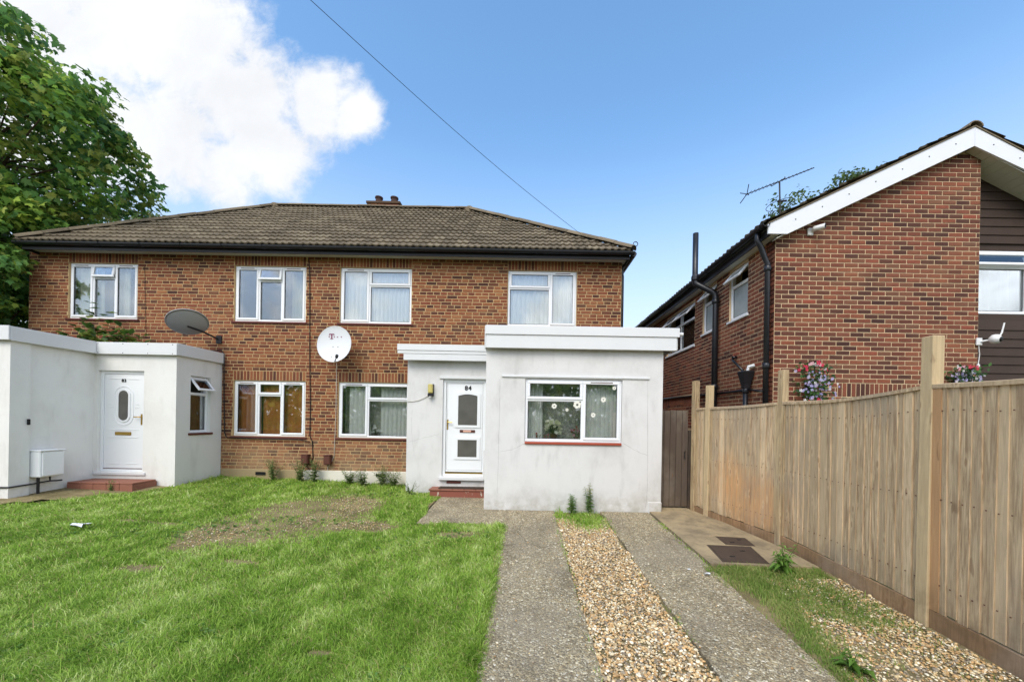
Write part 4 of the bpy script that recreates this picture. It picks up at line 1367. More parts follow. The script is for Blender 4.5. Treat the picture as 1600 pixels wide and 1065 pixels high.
# upper glazed light with arched head, lower light
def arch(u0, u1, v0, v1, rise, n=10):
    pts = [(u0, v0), (u1, v0), (u1, v1)]
    for i in range(1, n):
        t = i / n; pts.append((u1 + (u0 - u1) * t, v1 + rise * math.sin(PI * t)))
    pts.append((u0, v1)); return pts
def poly_ring(mb, fr, outer, inner, y0, y1):
    n = len(outer)
    V = [fr.pt(u, y0, v) for u, v in outer] + [fr.pt(u, y0, v) for u, v in inner] + [fr.pt(u, y1, v) for u, v in outer] + [fr.pt(u, y1, v) for u, v in inner]
    fs = []
    for i in range(n):
        j = (i + 1) % n
        fs += [(i, j, n + j, n + i), (i, 2 * n + i, 2 * n + j, j), (n + i, n + j, 3 * n + j, 3 * n + i)]
    mb.add(V, fs)
def poly_plate(mb, fr, poly, y0, y1):
    mb.prism([fr.pt(u, y0, v) for u, v in poly], (0, 0, 0), fr.pt(0, y1, 0) - fr.pt(0, y0, 0))
Gu0, Gu1 = cu_ - .205, cu_ + .205
z_up0, z_up1 = P(730, 664, 8.2).z, P(730, 618, 8.2).z
z_lo0, z_lo1 = P(730, 714, 8.2).z, P(730, 687, 8.2).z
m = MB()
poly_ring(m, PO, arch(Gu0 - .07, Gu1 + .07, z_up0 - .05, z_up1 + .05, .055), arch(Gu0, Gu1, z_up0, z_up1, .035), .040, .06)
m.build('panel_moulding', M['upvc'], D84); m = MB()
poly_ring(m, PO, [(Gu0 - .07, z_lo0 - .05), (Gu1 + .07, z_lo0 - .05), (Gu1 + .07, z_lo1 + .06), (Gu0 - .07, z_lo1 + .06)], [(Gu0, z_lo0), (Gu1, z_lo0), (Gu1, z_lo1), (Gu0, z_lo1)], .040, .06)
m.build('panel_moulding', M['upvc'], D84)
for poly in (arch(Gu0, Gu1, z_up0, z_up1, .035), [(Gu0, z_lo0), (Gu1, z_lo0), (Gu1, z_lo1), (Gu0, z_lo1)]):
    m = MB(); poly_plate(m, PO, poly, .052, .056); m.build('pane', M['obscure'], D84)
lb = MB(); zl = P(730, 673.5, 8.2).z
lb.cbox(cu_ - .165, cu_ + .165, .046, .058, zl - .03, zl + .03, .004, PO); lbo = lb.build('letterbox', M['brown_plastic'], D84)
M['pink'] = plain('pink_paper', L(226, 178, 158), .8, .05)
lb = MB(); lb.cbox(cu_ - .09, cu_ + .08, .034, .045, zl - .018, zl + .020, .003, PO); lb.build('letterbox_flap', M['pink'], D84)
handle(D84, PO, LU0 + .03, P(706, 663, 8.2).z, 1, 'brass')
me = text_mesh('84', .135); me.materials.append(M['black'])
o = bpy.data.objects.new('door_number', me); link(o, D84); o.rotation_euler = (PI / 2, 0, 0); o.location = PO.pt(cu_, .05, P(730, 609, 8.2).z)
m = MB(); m.cbox(P(711, 0, 8.2).x, P(739, 0, 8.2).x - .08, 8.18, 8.2, .215, .265, .003); m.build('vent', M['sill'], ext)
# step, mat, conduit box right of the door
st = thing('doorstep', 'red painted doorstep with worn paint below door 84', 'doorstep', (-1.2, 8.0, 0))
m = MB(); m.cbox(-1.90, -.712, 7.88, 8.19, -.08, .11, .008); m.build('riser', M['step_paint'] if 'step_paint' in M else M['clay'], st)
t = NT('worn_red_paint'); wv = t.noise(9, 4, .6, t.map((1, 1, .5)))
M['step_paint'] = t.bsdf(t.mix(t.range(wv, .60, .66), L(136, 82, 68), L(186, 176, 160)), .75, .25)
st.children[0].data.materials[0] = M['step_paint']
for i in range(5):
    x = -1.92 + i * .2416
    m = MB(); m.cbox(x, x + .238, 7.86, 8.19, .112, .142, .006); m.build('tile', M['clay'], st)
m = MB(); m.cbox(-1.74, -.80, 7.92, 8.15, .144, .158, .005)
tag(m.build('doormat', M['doormat']), 'dark doormat lying on the red step below door 84', 'doormat')
m = MB(); m.cbox(-.83, -.712, 8.06, 8.15, .3, .95, .02); tag(m.build('corner_boxing', M['render84'], ext))
# wall lamp beside door 84
lp = P(673, 609, 8.15)
wlmp = thing('wall_lamp', 'yellowed bulkhead lamp on the porch wall beside door 84', 'lamp', tuple(lp))
m = MB(); m.cbox(lp.x - .055, lp.x + .055, 8.10, 8.195, lp.z - .13, lp.z - .075, .01); m.cbox(lp.x - .06, lp.x + .06, 8.17, 8.198, lp.z - .13, lp.z + .13, .008); m.build('base', M['dark_metal'], wlmp)
m = MB(); m.cbox(lp.x - .05, lp.x + .05, 8.09, 8.169, lp.z - .07, lp.z + .125, .018); m.build('diffuser', M['lamp_glass'], wlmp)
m = MB(); m.lathe([(.0, .03), (.02, .028), (.028, .01), (.03, 0)], Matrix.Translation((lp.x, 8.12, lp.z - .135)) @ Matrix.Rotation(PI, 4, 'X'), 12); m.build('sensor', M['camera_white'], wlmp)
def cable(name, pts, r, mat, label, cat='cable', n=6):
    m = MB(); m.tube(pts, r, n)
    return tag(m.build(name, M[mat], None, True), label, cat)
cable('cable', [P(x, y, 8.19) for x, y in ((636, 627), (645, 627), (655, 625), (664, 621), (672, 616))], .006, 'cable_white', 'pale cable looping across the porch wall to the yellowed lamp')

# inside the extension window
E84R = MB(); E84R.box(-.45, 2.29, 8.60, 8.62, .2, 3.0); E84R.box(-.45, 2.29, 7.28, 8.6, .95, 1.0)
E84R.build('inner_wall', M['room'], ext)
sillm = MB(); sillm.cbox(.0, 1.82, 7.15, 7.45, 1.165, 1.2, .005); sillm.build('window_board', M['white_paint'], ext)
curtain(E84, .05, .36, 1.22, 2.33, .24, 'net', 'white lace net at the left inside the extension window', 5)
curtain(E84, 1.12, 1.76, 1.21, 2.25, .20, 'net', 'white net curtain behind the right light of the extension window', 8)
curtain(E84, .03, 1.79, 1.21, 2.3, .47, 'sheer', 'sheer lace hung right across the extension window behind the flowers', 14, .012)
curtain(FA, wr['g2'][0] + .03, wr['g2'][1] - .03, wr['g2'][2] + .01, wr['g2'][3] - .01, .30, 'sheer', 'sheer lace across the window beside the porch behind the orchid', 12, .012)
def snowflake(px, py, r, label):
    p = P(px, py, 7.052); m = MB()
    for k in range(6):
        w = PI / 3 * k + .3
        q = p + Vector((math.cos(w) * r * .62, 0, math.sin(w) * r * .62))
        pts = [q + Vector((math.cos(v) * r * .4, 0, math.sin(v) * r * .4)) for v in np.linspace(0, 2 * PI, 8)[:-1]]
        m.prism(pts, (0, .004 + .0004 * k, 0), (0, .006 + .0004 * k, 0))
    tag(m.build('paper_snowflake', M['paper']), label, 'decoration', 'paper snowflakes stuck inside the extension window')
for px, py, r, lb_ in ((902, 632, .075, 'largest paper snowflake near the middle bar of the extension window'), (866, 634, .05, 'paper snowflake over the white flower bouquet'), (886, 640, .03, 'tiny paper snowflake in the middle of the big extension pane'),
                       (943, 624, .05, 'paper snowflake high in the right light of the extension window'), (927, 648, .045, 'paper snowflake low in the right light of the extension window'), (960, 606, .035, 'paper snowflake in the top corner of the right light')):
    snowflake(px, py, r, lb_)
def bouquet(name, x, y, z, pot_r, pot_h, n, R, cols, label, leafc=L(70, 90, 50)):
    t_ = thing(name, label, 'flowers', (x, y, z))
    m = MB(); m.lathe([(0, 0), (pot_r * .75, 0), (pot_r, pot_h), (pot_r * 1.1, pot_h), (pot_r * 1.08, pot_h * .92), (pot_r * .9, pot_h * .9)], Matrix.Translation((x, y, z)), 14)
    m.build('pot', M['brown_plastic'], t_)
    fm = MB(); lm = MB()
    for i in range(n):
        d_ = Vector((random.gauss(0, 1), random.gauss(0, .7), random.gauss(.35, .8))).normalized() * R * random.uniform(.5, 1)
        c0 = Vector((x, y, z + pot_h + R * .75)) + d_
        fm.col = random.choice(cols)
        ax = Vector((random.gauss(0, .5), -1, random.gauss(.3, .5))).normalized()
        s1 = ax.cross(Vector((0, 0, 1))).normalized(); s2 = s1.cross(ax)
        rr = R * random.uniform(.2, .3)
        k = 5
        for q in range(k):
            w = 2 * PI * q / k
            e1 = s1 * math.cos(w) + s2 * math.sin(w); e2 = s1 * math.cos(w + .6) + s2 * math.sin(w + .6); e3 = s1 * math.cos(w - .6) + s2 * math.sin(w - .6)
            fm.add([c0, c0 + e3 * rr * .7 + ax * .008, c0 + e1 * rr + ax * .004, c0 + e2 * rr * .7 + ax * .008], [(0, 1, 2, 3)])
        lm.col = sc(leafc, random.uniform(.6, 1.2))
        base = Vector((x, y, z + pot_h * .9))
        lm.tube([base, base.lerp(c0, .6), c0], .0035, 4, False)
        q0 = base.lerp(c0, random.uniform(.4, .8)); sd = Vector((random.gauss(0, 1), random.gauss(0, 1), random.gauss(.2, .5))).normalized() * R * .35
        wv_ = sd.cross(Vector((0, 0, 1))).normalized() * R * .1
        lm.add([q0, q0 + sd * .5 + wv_, q0 + sd, q0 + sd * .5 - wv_], [(0, 1, 2, 3)])
    tag(fm.build('blooms', M['flower'], t_), kind='stuff'); tag(lm.build('leaves', M['leaf'], t_), kind='stuff')
    return t_
WH = [L(232, 230, 200), L(220, 222, 180), L(240, 238, 220)]
RD = [L(176, 40, 56), L(200, 60, 84), L(140, 30, 44)]
PK = [L(196, 120, 150), L(214, 160, 176), L(150, 60, 80)]
p = P(865, 680, 7.32); bouquet('flower_vase', p.x, 7.32, 1.2, .07, .14, 34, .17, WH, 'cream white bouquet in a dark vase inside the extension window')
p = P(900, 682, 7.3); bouquet('potted_flowers', p.x, 7.30, 1.2, .05, .10, 16, .11, PK, 'pink flowers in a pot near the middle bar of the extension window')
p = P(840, 682, 7.3); bouquet('potted_flowers', p.x, 7.30, 1.2, .04, .05, 12, .08, RD, 'small red flowers at the left inside the extension window')
p = P(854, 682, 7.24); bouquet('potted_flowers', p.x, 7.24, 1.2, .035, .04, 9, .06, [L(206, 60, 120), L(190, 50, 100)], 'small magenta flowers beside the red ones inside the extension window')
# orchid inside the ground floor window of 84
gx_ = P(588, 672, HY + .16)
zg = wr['g2'][2]
bouquet('orchid', gx_.x, HY + .15, zg + .0, .04, .08, 10, .13, [L(226, 226, 222)], 'white orchid in a small pot inside the window beside the porch')
sm = MB(); sm.cbox(wr['g2'][0], wr['g2'][1], HY + .105, HY + .28, zg - .03, zg, .004); sm.build('window_board', M['white_paint'], house)

# ------------------------------------------------------------------ number 83: L-shaped white extension
ex3 = thing('extension', 'white rendered L-shaped extension with oval glazed door 83 at the left', 'extension', (-7.7, 7.63, .1))
E83 = Frame(0, 7.63, 0, 0)
D3 = (-8.46, -7.55, .42, 2.43)
m = MB(); wall_panel(m, E83, -8.54, -6.91, -.1, 2.9, [D3], .22)
SD = Frame(-6.91, 7.63, 0, PI / 2)
SW = (.33, .84, 1.2, 2.39)
F_s = Frame(-6.911, 7.63, 0, PI / 2)
wall_panel(m, F_s, .001, HY - 7.63 - .015, -.1, 2.9, [SW], .22)
FR3 = Frame(0, 6.34, 0, 0)
wall_panel(m, FR3, -12.2, -8.49, -.1, 2.9, [], .25)
m.box(-8.78, -8.54, 6.6, HY - .015, -.1, 2.9); m.box(-8.73, -8.49, 6.592, 6.6 - .005 + .0, -.1, 2.9)
m.box(-8.72, -8.491, 6.56, 6.61, -.1, 2.9)
m.build('wall', M['render83'], ex3)
m = MB(); m.box(-12.2, -8.46, 6.31, HY - .015, 2.905, 2.95); m.box(-8.455, -6.88, 7.59, HY - .015, 2.905, 2.95); m.build('flat_roof', M['felt'], ex3)
m = MB(); m.cbox(-12.2, -8.425, 6.265, 6.295, 2.755, 2.99, .005); m.build('fascia', M['white_paint'], ex3)
m = MB(); m.cbox(-8.452, -8.424, 6.298, 7.555, 2.75, 2.985, .005); m.build('fascia', M['white_paint'], ex3)
m = MB(); m.cbox(-8.452, -6.85, 7.558, 7.585, 2.745, 2.98, .005); m.build('fascia', M['white_paint'], ex3)
m = MB(); m.cbox(-6.876, -6.85, 7.588, HY - .02, 2.75, 2.985, .005); m.build('fascia', M['white_paint'], ex3)
scr = MB()
for i in range(4):
    for v in (2.77, 2.95):
        x = -8.40 + i * .49
        scr.lathe([(.0, .004), (.008, .003), (.010, 0)], Matrix.Translation((x, 7.558, v)) @ Matrix.Rotation(PI / 2, 4, 'X'), 8)
scr.build('screw', M['dark_metal'], ex3)
# side window with its tilted vent
sd_f = Frame(-6.91, 7.63, 0, PI / 2)
window(ex3, sd_f, *SW, [(0, 1, .70, 1, 'open38'), (0, 1, 0, .70, 'fixed')], 'sill', .06)
m = MB(); m.box(-8.5, -7.15, HY - .2, HY - .1, .2, 2.85); m.box(-8.53, -7.13, 7.86, HY - .2, .2, .3); m.build('inner_wall', M['room'], ex3)
# door 83
D83 = door_frame(ex3, E83, *D3).build('door', M['upvc'], ex3)
a, b, c, d = D3
lu0, lu1, lv0, lv1 = a + .064, b - .064, c + .055, d - .066
m = MB(); m.cbox(lu0, lu1, .058, .1, lv0, lv1, .006, E83); m.build('door_leaf', M['upvc'], D83)
m = MB(); m.cbox(lu0, lu1, .05, .075, c + .052, c + .068, .002, E83); m.build('weather_bar', M['brown_plastic'], D83)
m = MB(); m.cbox(a - .05, b + .06, 7.60, 7.66, c - .06, c - .004, .006); m.build('threshold', M['white_paint'], ex3)
uc = (lu0 + lu1) / 2; vc = P(191, 633, 7.63).z
def stadium(ru, rv, n=12):
    h = rv - ru
    return [(uc + ru * math.cos(w), vc + h + ru * math.sin(w)) for w in np.linspace(0, PI, n)] + [(uc + ru * math.cos(w), vc - h + ru * math.sin(w)) for w in np.linspace(PI, 2 * PI, n)]
m = MB()
poly_ring(m, E83, stadium(.20, .40), stadium(.175, .375), .050, .06)
m.build('panel_moulding', M['upvc'], D83); m = MB()
poly_ring(m, E83, stadium(.135, .335), stadium(.098, .30), .044, .06)
for v0, v1 in ((lv1 - .10, lv1 - .085), (lv0 + .10, lv0 + .115)):
    for s_ in (-1, 1): m.build('panel_moulding', M['upvc'], D83); m = MB(); m.cbox(uc + (.06 if s_ > 0 else -.30), uc + (.30 if s_ > 0 else -.06), .050, .058, v0, v1, .003, E83)
for v in (vc + .03, vc - .03):
    for s_ in (-1, 1): m.build('panel_moulding', M['upvc'], D83); m = MB(); m.cbox(uc + (.225 if s_ > 0 else -.31), uc + (.31 if s_ > 0 else -.225), .050, .058, v - .008, v + .008, .003, E83)
zl = P(191, 677, 7.63).z
for v in (zl + .075, zl - .075): m.build('panel_moulding', M['upvc'], D83); m = MB(); m.cbox(uc - .30, uc + .30, .050, .058, v - .008, v + .008, .003, E83)
for s_ in (-1, 1): m.cbox(uc + s_ * .10 - .19, uc + s_ * .10 + .19, .052, .058, lv0 + .12, zl - .14, .004, E83) if False else None
m.build('panel_moulding', M['upvc'], D83)
m = MB(); poly_plate(m, E83, stadium(.098, .30), .052, .056); m.build('pane', M['obscure'], D83)
m = MB(); bars(m, E83, uc - .16, uc + .16, zl - .033, zl + .033, .009, -.058, -.046, .002); m.cbox(uc - .15, uc + .15, .05, .058, zl - .024, zl + .024, .003, E83); m.build('letterbox', M['brass'], D83)
handle(D83, E83, lu1 - .03, P(218, 655, 7.63).z, -1, 'brass')
me = text_mesh('83', .085); me.materials.append(M['dark_metal'])
o = bpy.data.objects.new('door_number', me); link(o, D83); o.rotation_euler = (PI / 2, 0, 0); o.location = E83.pt(uc, .052, P(191, 596, 7.63).z)
# gas meter box on the inner wall
gb = thing('meter_box', 'white gas meter box low on the wall left of door 83', 'meter box', (-8.43, 6.8, .4))
m = MB(); m.cbox(-8.535, -8.34, 6.63, 6.98, .45, .90, .012); m.build('case', M['upvc'], gb)
m = MB(); m.cbox(-8.338, -8.322, 6.66, 6.97, .47, .885, .005); m.build('door', M['upvc'], gb)
m = MB(); m.cbox(-8.535, -8.31, 6.62, 6.99, .90, .925, .008); m.build('lid', M['upvc'], gb)
m = MB(); m.tube([(-8.44, 6.86, .46), (-8.44, 6.86, .36), (-8.46, 6.62, .34), (-8.46, 6.33, .33), (-8.6, 6.325, .33), (-9.4, 6.325, .32)], .014, 8); m.tube([(-8.44, 6.86, .36), (-8.42, 6.95, .35), (-8.42, 7.02, .35)], .014, 8)
m.tube([(-8.45, 6.70, .45), (-8.45, 6.70, .05)], .02, 8); m.build('pipe', M['dark_metal'], gb)
m = MB(); m.cbox(-8.488, -8.465, 6.56, 6.60, 1.36, 1.46, .006); tag(m.build('doorbell', M['black']), 'small black bell push on the white corner pillar', 'doorbell')
# step 83
s3 = thing('doorstep', 'long red tiled doorstep below the oval glazed door', 'doorstep', (-7.9, 7.4, .1))
m = MB(); m.cbox(-8.47, -7.25, 7.16, 7.62, .0, .26, .006); m.build('riser', M['clay'], s3)
for i in range(5):
    m = MB(); x = -8.47 + i * .245; m.cbox(x, x + .24, 7.14, 7.60, .262, .292, .006); m.build('tile', M['clay'], s3)
for i in range(5):
    m = MB(); x = -8.47 + i * .245; m.cbox(x, x + .24, 7.138, 7.158, .08, .258, .004); m.build('tile', M['clay'], s3)

# ------------------------------------------------------------------ things on the facade
def dish(name, label, c, nrm_, R, mat, logo=False, arm=True, wallp=None, roll=0):
    t_ = thing(name, label, 'satellite dish', tuple(c))
    n_ = Vector(nrm_).normalized()
    s1 = n_.cross(Vector((0, 0, 1))).normalized(); s2 = s1.cross(n_).normalized()      # s2 up
    s1 = -s1                                                                        # right when seen from the front
    Mx = Matrix((s1, s2, n_)).transposed().to_4x4(); Mx.translation = c
    dp_ = R * .16
    prof = [(max(.001, R * i / 9), -dp_ + dp_ * (i / 9) ** 2) for i in range(10)]
    prof += [(R + .006, .004), (R + .006, -.008), (R - .004, -.010)] + [(max(.001, R * i / 9), -dp_ + dp_ * (i / 9) ** 2 - .008) for i in range(9, -1, -1)]
    m = MB(); m.lathe(prof, Mx @ Matrix.Diagonal((.93, 1, 1, 1)), 36); m.build('reflector', M[mat], t_, True)
    if arm:
        m = MB(); f0 = Mx @ Vector((R * .1, -R * .97, -.01)); f1 = Mx @ Vector((R * .42, -R * .86, R * .42))
        m.tube([Mx @ Vector((0, -R * .7, -.08)), f0, f1], .012, 6); m.build('arm', M['dark_metal'], t_)
        m = MB(); m.tube([f1, f1 + (Mx @ Vector((-.02, .05, -.05)) - c)], [.03, .034], 10); m.build('receiver', M['dark_metal'], t_)
    m = MB(); bk = Mx @ Vector((0, -.05, -dp_ - .01))
    wp = Vector(wallp) if wallp else Vector((bk.x, HY - .01, bk.z - .1))
    m.tube([bk, bk.lerp(wp, .5) + Vector((0, 0, .02)), wp], .02, 8); m.cbox(wp.x - .06, wp.x + .06, wp.y - .02, wp.y + .01, wp.z - .09, wp.z + .09, .004); m.build('bracket', M['dark_metal'], t_)
    if logo:
        m = MB()
        def surf(u, v):
            r2 = (u / .93) ** 2 + v ** 2
            return Mx @ Vector((u, v, -dp_ + dp_ * r2 / R ** 2 + .003))
        def plate(u0, u1, v0, v1):
            q = [surf(u0, v0), surf(u1, v0), surf(u1, v1), surf(u0, v1)]
            m.prism(q, (0, 0, 0), n_ * .002)
        k = R / .41
        o_ = -.09 * k; w_ = .19 * k
        plate(o_ - .055 * k, o_ + .055 * k, w_ + .035 * k, w_ + .055 * k)
        plate(o_ - .013 * k, o_ + .013 * k, w_ - .05 * k, w_ + .034 * k)
        plate(o_ - .035 * k, o_ + .035 * k, w_ - .062 * k, w_ - .051 * k)
        plate(o_ - .055 * k, o_ - .045 * k, w_ + .012 * k, w_ + .034 * k); plate(o_ + .045 * k, o_ + .055 * k, w_ + .012 * k, w_ + .034 * k)
        for u in (-.055, .055, .13, .22):
            plate(o_ + (u - .011) * k, o_ + (u + .011) * k, w_ - .025 * k, w_ - .003 * k)
        m.build('logo', M['magenta'], t_)
        m = MB()
        for u, v in ((-.05, -.05), (.06, -.05), (-.05, -.28), (.06, -.28)):
            q = surf(u, v); m.lathe([(.001, .006), (.009, .004), (.01, 0)], Matrix.Translation(q) @ n_.to_track_quat('Z', 'Y').to_matrix().to_4x4(), 8)
        m.build('bolt', M['dark_metal'], t_)
    return t_
dc = P(522, 537, 8.38)
dish('satellite_dish', 'round white satellite dish with a T logo on the brick wall', dc, (-.02, -1, .12), .40, 'white_dish', True, wallp=(dc.x + .02, HY - .014, dc.z - .15))
dc = P(293, 503, 8.25)
dish('satellite_dish', 'tilted grey satellite dish seen from behind above the white porch roof', dc, (-.37, .36, .80), .385, 'grey_dish', False, False, (dc.x + .26, HY - .014, dc.z - .26))
def meter_pod(px, py, label):
    p = P(px, py, HY - .08)
    t_ = thing('cable_box', label, 'junction box', tuple(p), 'brown cable boxes low on the brick wall')
    m = MB(); m.cbox(p.x - .075, p.x + .075, HY - .14, HY - .012, p.z - .11, p.z + .09, .02); m.build('case', M['brown_plastic'], t_)
    m = MB(); m.cbox(p.x - .08, p.x + .08, HY - .145, HY - .012, p.z + .088, p.z + .115, .01); m.build('lid', M['brown_plastic'], t_)
meter_pod(477, 717, 'brown cable box below the black cable near the gold curtained window')
meter_pod(512, 718, 'brown cable box below the white satellite dish')
yw = HY - .022
def PW(pts, Y=yw): return [P(x, y, Y) for x, y in pts]
cable('cable', PW([(482, 403), (484, 420), (484, 520), (484, 560), (485, 640), (484, 680), (488, 690), (489, 715), (486, 722), (478, 727)]), .009, 'cable', 'black cable running from the eaves down the middle of the brick wall')
cable('cable', PW([(526, 567), (525, 640), (523, 690), (522, 712), (518, 722), (512, 729), (511, 750)]), .006, 'cable_white', 'thin pale cable dropping from the white dish to a brown box')
cable('cable', PW([(322, 548), (346, 547), (350, 553), (350, 620), (351, 676), (354, 683), (400, 684.5), (470, 687), (484, 690)], HY - .05), .011, 'cable', 'black cable from the grey dish down beside the white porch and along the sill')
cable('cable', PW([(478, 727), (490, 741), (498, 752)]), .006, 'cable', 'short black cable from the brown box into the weeds')
cable('overhead_cable', [P(485, 0, 5.0).lerp(P(924, 378, 9.6), t) + Vector((0, 0, -.12 * math.sin(PI * t))) for t in np.linspace(-1.2, 1, 24)], .004, 'cable', 'thin overhead phone cable slanting across the blue sky to the roof')
cable('cable', PW([(226, 415), (227, 470), (228, 528)], HY - .018), .004, 'cable', 'thin dark cable down the bricks right of the far left upstairs window')

# ------------------------------------------------------------------ neighbour on the right
NX, NYG = 4.05, 6.25
nb = thing('neighbour_house', 'red brick house with white bargeboards behind the wooden fence', 'house', (NX + 3, NYG, 0))
NRX, NPITCH = 7.08, .49
def nz(x): return 6.06 - NPITCH * abs(x - NRX)        # underside of the bargeboard
NG = Frame(NX, NYG, 0, 0)
NS = Frame(NX, 15.5, 0, -PI / 2)     # u runs towards the camera: Y = 15.5 - u
GW_ = 3.32
def su(y): return 15.5 - y
sw = [(su(7.63), su(7.0), 3.6, 4.575), (su(8.76), su(8.14), 3.6, 4.575), (su(10.95), su(9.17), 3.45, 4.5)]
nw = MB()
gwin = (1.12, 2.55, .9, 2.05)
wall_panel(nw, NG, 0, GW_, -.3, 4.65, [gwin], .25)
nw.prism([(NX, NYG, 4.65), (NX + GW_, NYG, 4.65), (NX + GW_, NYG, nz(NX + GW_) + .12), (NRX, NYG, 6.22), (NX, NYG, nz(NX) + .12)], (0, 0, 0), (0, .25, 0))
wall_panel(nw, NS, 0, su(NYG) - .001, -.3, 4.66, sw, .249)
nwo = nw.build('wall', M['mortarB'], nb)
gs = [(1.05, 2.62, 2.06, 2.285)]
vb0 = 1.46
cg = lay_bricks(NG, 0, GW_, vb0, vb0 + 62 * .075, [gwin], gs, lambda k: (.225, .1125 * (k % 2)), .0135, lambda u, v: v < nz(NX + u) + .10)
mbn = place_bricks(cg, NG, nwo, M['brickB_o'], M['brickB_s'], lambda c: abs(c[0] - 1.6) + .8 * abs(c[1] - 3.6), 300)
lows = [(su(12.6), su(9.0), 2.04, 2.265)]
cs = lay_bricks(NS, 0, su(NYG), vb0, vb0 + 42 * .075, sw, lows, lambda k: (.225, .1125 * (k % 2) + .05), .0135)
for c in cs:
    b = brick_shape(c[2], c[3]); mbn.col = (random.random(),) * 3 + (1,)
    mbn.add([NS.pt(c[0] + x, y, c[1] + z) for x, y, z in b.v], b.f)
tag(mbn.build('brickwork', M['brickB_s'], nwo), kind='stuff')
# clad front beyond the brick pier
CY0 = 6.52
CWn = (7.40, 9.6, P(1570, 491, CY0).z, P(1570, 392, CY0).z)
cw = MB(); NC = Frame(0, CY0, 0, 0)
wall_panel(cw, NC, 7.38, 10.3, -.3, 4.75, [CWn], .2)
cw.prism([(7.38, CY0, 4.752), (9.8, CY0, 4.752), (7.38, CY0, nz(7.38) + .1)], (0, 0, 0), (0, .2, 0))
cw.build('front_wall', M['cladding'], nb)
v = 1.5; k = 0
while v < 6.05:
    top = v + .15
    xa, xb = 7.372, 10.3
    ov = not (v + .14 < CWn[2] or v > CWn[3])
    if ov: xb = 7.40
    if v > 4.5: xb = min(xb, NRX + (6.2 - v) / NPITCH)
    if ov:
        v += .146; continue
    m = MB(); m.prism([(xa, CY0 - .032, v), (xa, CY0 - .012, v - .001), (xa, CY0 - .002, top + .015), (xa, CY0 - .012, top + .015)], (0, 0, 0), (xb - xa, 0, 0))
    m.build('board', M['cladding'], nb)
    v += .146; k += 1
window(nb, NC, CWn[0], CWn[0] + 2.2, CWn[2], CWn[3], [(0, .5, .76, 1, 'open14'), (0, .5, 0, .76, 'fixed'), (.5, 1, 0, 1, 'fixed')], None, .0)
curtain(NC, CWn[0] + .03, CWn[0] + 2.1, CWn[2] + .03, CWn[3] - .05, .16, 'net_grey', 'white net curtain in the window of the dark boarded wall', 13, .035)
# gable window peeping over the fence
window(nb, NG, *gwin, [(0, .5, 0, 1, 'fixed'), (.5, 1, 0, 1, 'fixed')], None, .03)
# side windows with tilted top lights
for i, s_ in enumerate(sw):
    if i < 2: window(nb, NS, *s_, [(0, 1, .68, 1, 'open40'), (0, 1, 0, .68, 'fixed')], 'white_paint', .03, glass='frosted')
    else: window(nb, NS, *s_, [(0, .5, .66, 1, 'open42'), (.5, 1, .66, 1, 'open42'), (0, .5, 0, .66, 'fixed'), (.5, 1, 0, .66, 'fixed')], 'white_paint', .03)
for i, (s_, lb_) in enumerate(zip(sw[:2], ('pale net in the first side window from the gable corner', 'pale net in the side window behind the soil pipe'))):
    curtain(NS, s_[0] + .03, s_[1] - .03, s_[2] + .02, s_[3] - .35, .2, 'net', lb_, 5)
rm = MB(); rm.box(NX + 1.6, NX + 1.65, NYG + .26, 15.4, 0, 4.6); rm.box(NX + .26, 10.2, 8.4, 8.45, .2, 4.6); rm.box(NX + .26, 10.2, NYG + .3, 15.4, 2.5, 2.6); rm.box(NX + .26, 10.2, NYG + .3, 15.4, 4.62, 4.68)
rm.box(10.2, 10.3, CY0 + .21, 15.5, -.3, 4.6); rm.box(NX, 10.3, 15.51, 15.7, -.3, 4.66)
rm.build('inner_wall', M['room'], nb)
# roof
NE = NX - .20                         # eave x on the left
BY = 6.09                             # bargeboard front
def rz(x): return nz(x) + .33          # top of boards under the tiles
rf = MB()
for s_ in (-1, 1):
    xe = NE if s_ < 0 else 2 * NRX - NE
    rf.prism([(NRX, BY + .03, rz(NRX) - .02), (xe, BY + .03, rz(xe) - .02), (xe, BY + .03, rz(xe) - .10), (NRX, BY + .03, rz(NRX) - .10)], (0, 0, 0), (0, 9.7, 0))
rfo = rf.build('roof', M['felt'], nb)
TMn = tile_shape().mesh('tile', M['tile_o'])
pn = math.atan(NPITCH)
sln = (NRX - NE) / math.cos(pn)
nr = int(sln / .33)
cnt = 0
mbt = MB()
for s_ in (-1, 1):
    for r_ in range(nr + 1):
        y = r_ * sln / (nr + .3) - .05
        if y + TL * .8 > sln: continue
        base = Matrix.Translation((NRX + s_ * (NRX - NE), 0, rz(NE) - .005)) @ Matrix.Rotation(PI / 2 if s_ > 0 else -PI / 2, 4, 'Z') @ Matrix.Rotation(pn, 4, 'X')
        # local x runs along the eave
        for j in range(32):
            lx = BY + .13 + j * .30
            J = base @ Matrix.Translation(((lx if s_ > 0 else -lx) + random.uniform(-.012, .012) * (j == 0), y, random.uniform(-.004, .010))) @ Matrix.Rotation(random.uniform(-.014, .014), 4, 'Z')
            if j < 8:
                o = bpy.data.objects.new('tile', TMn); link(o, rfo); o.matrix_local = J
            else:
                mbt.col = (random.random(),) * 3 + (1,)
                mbt.add([J @ Vector(v) for v in tshape.v], tshape.f)
tag(mbt.build('tiling', M['tile_s'], rfo), kind='stuff')
ridge_run((NRX, BY - .02, rz(NRX) - .07), (NRX, BY + 9.6, rz(NRX) - .07), 22, rfo, .12)
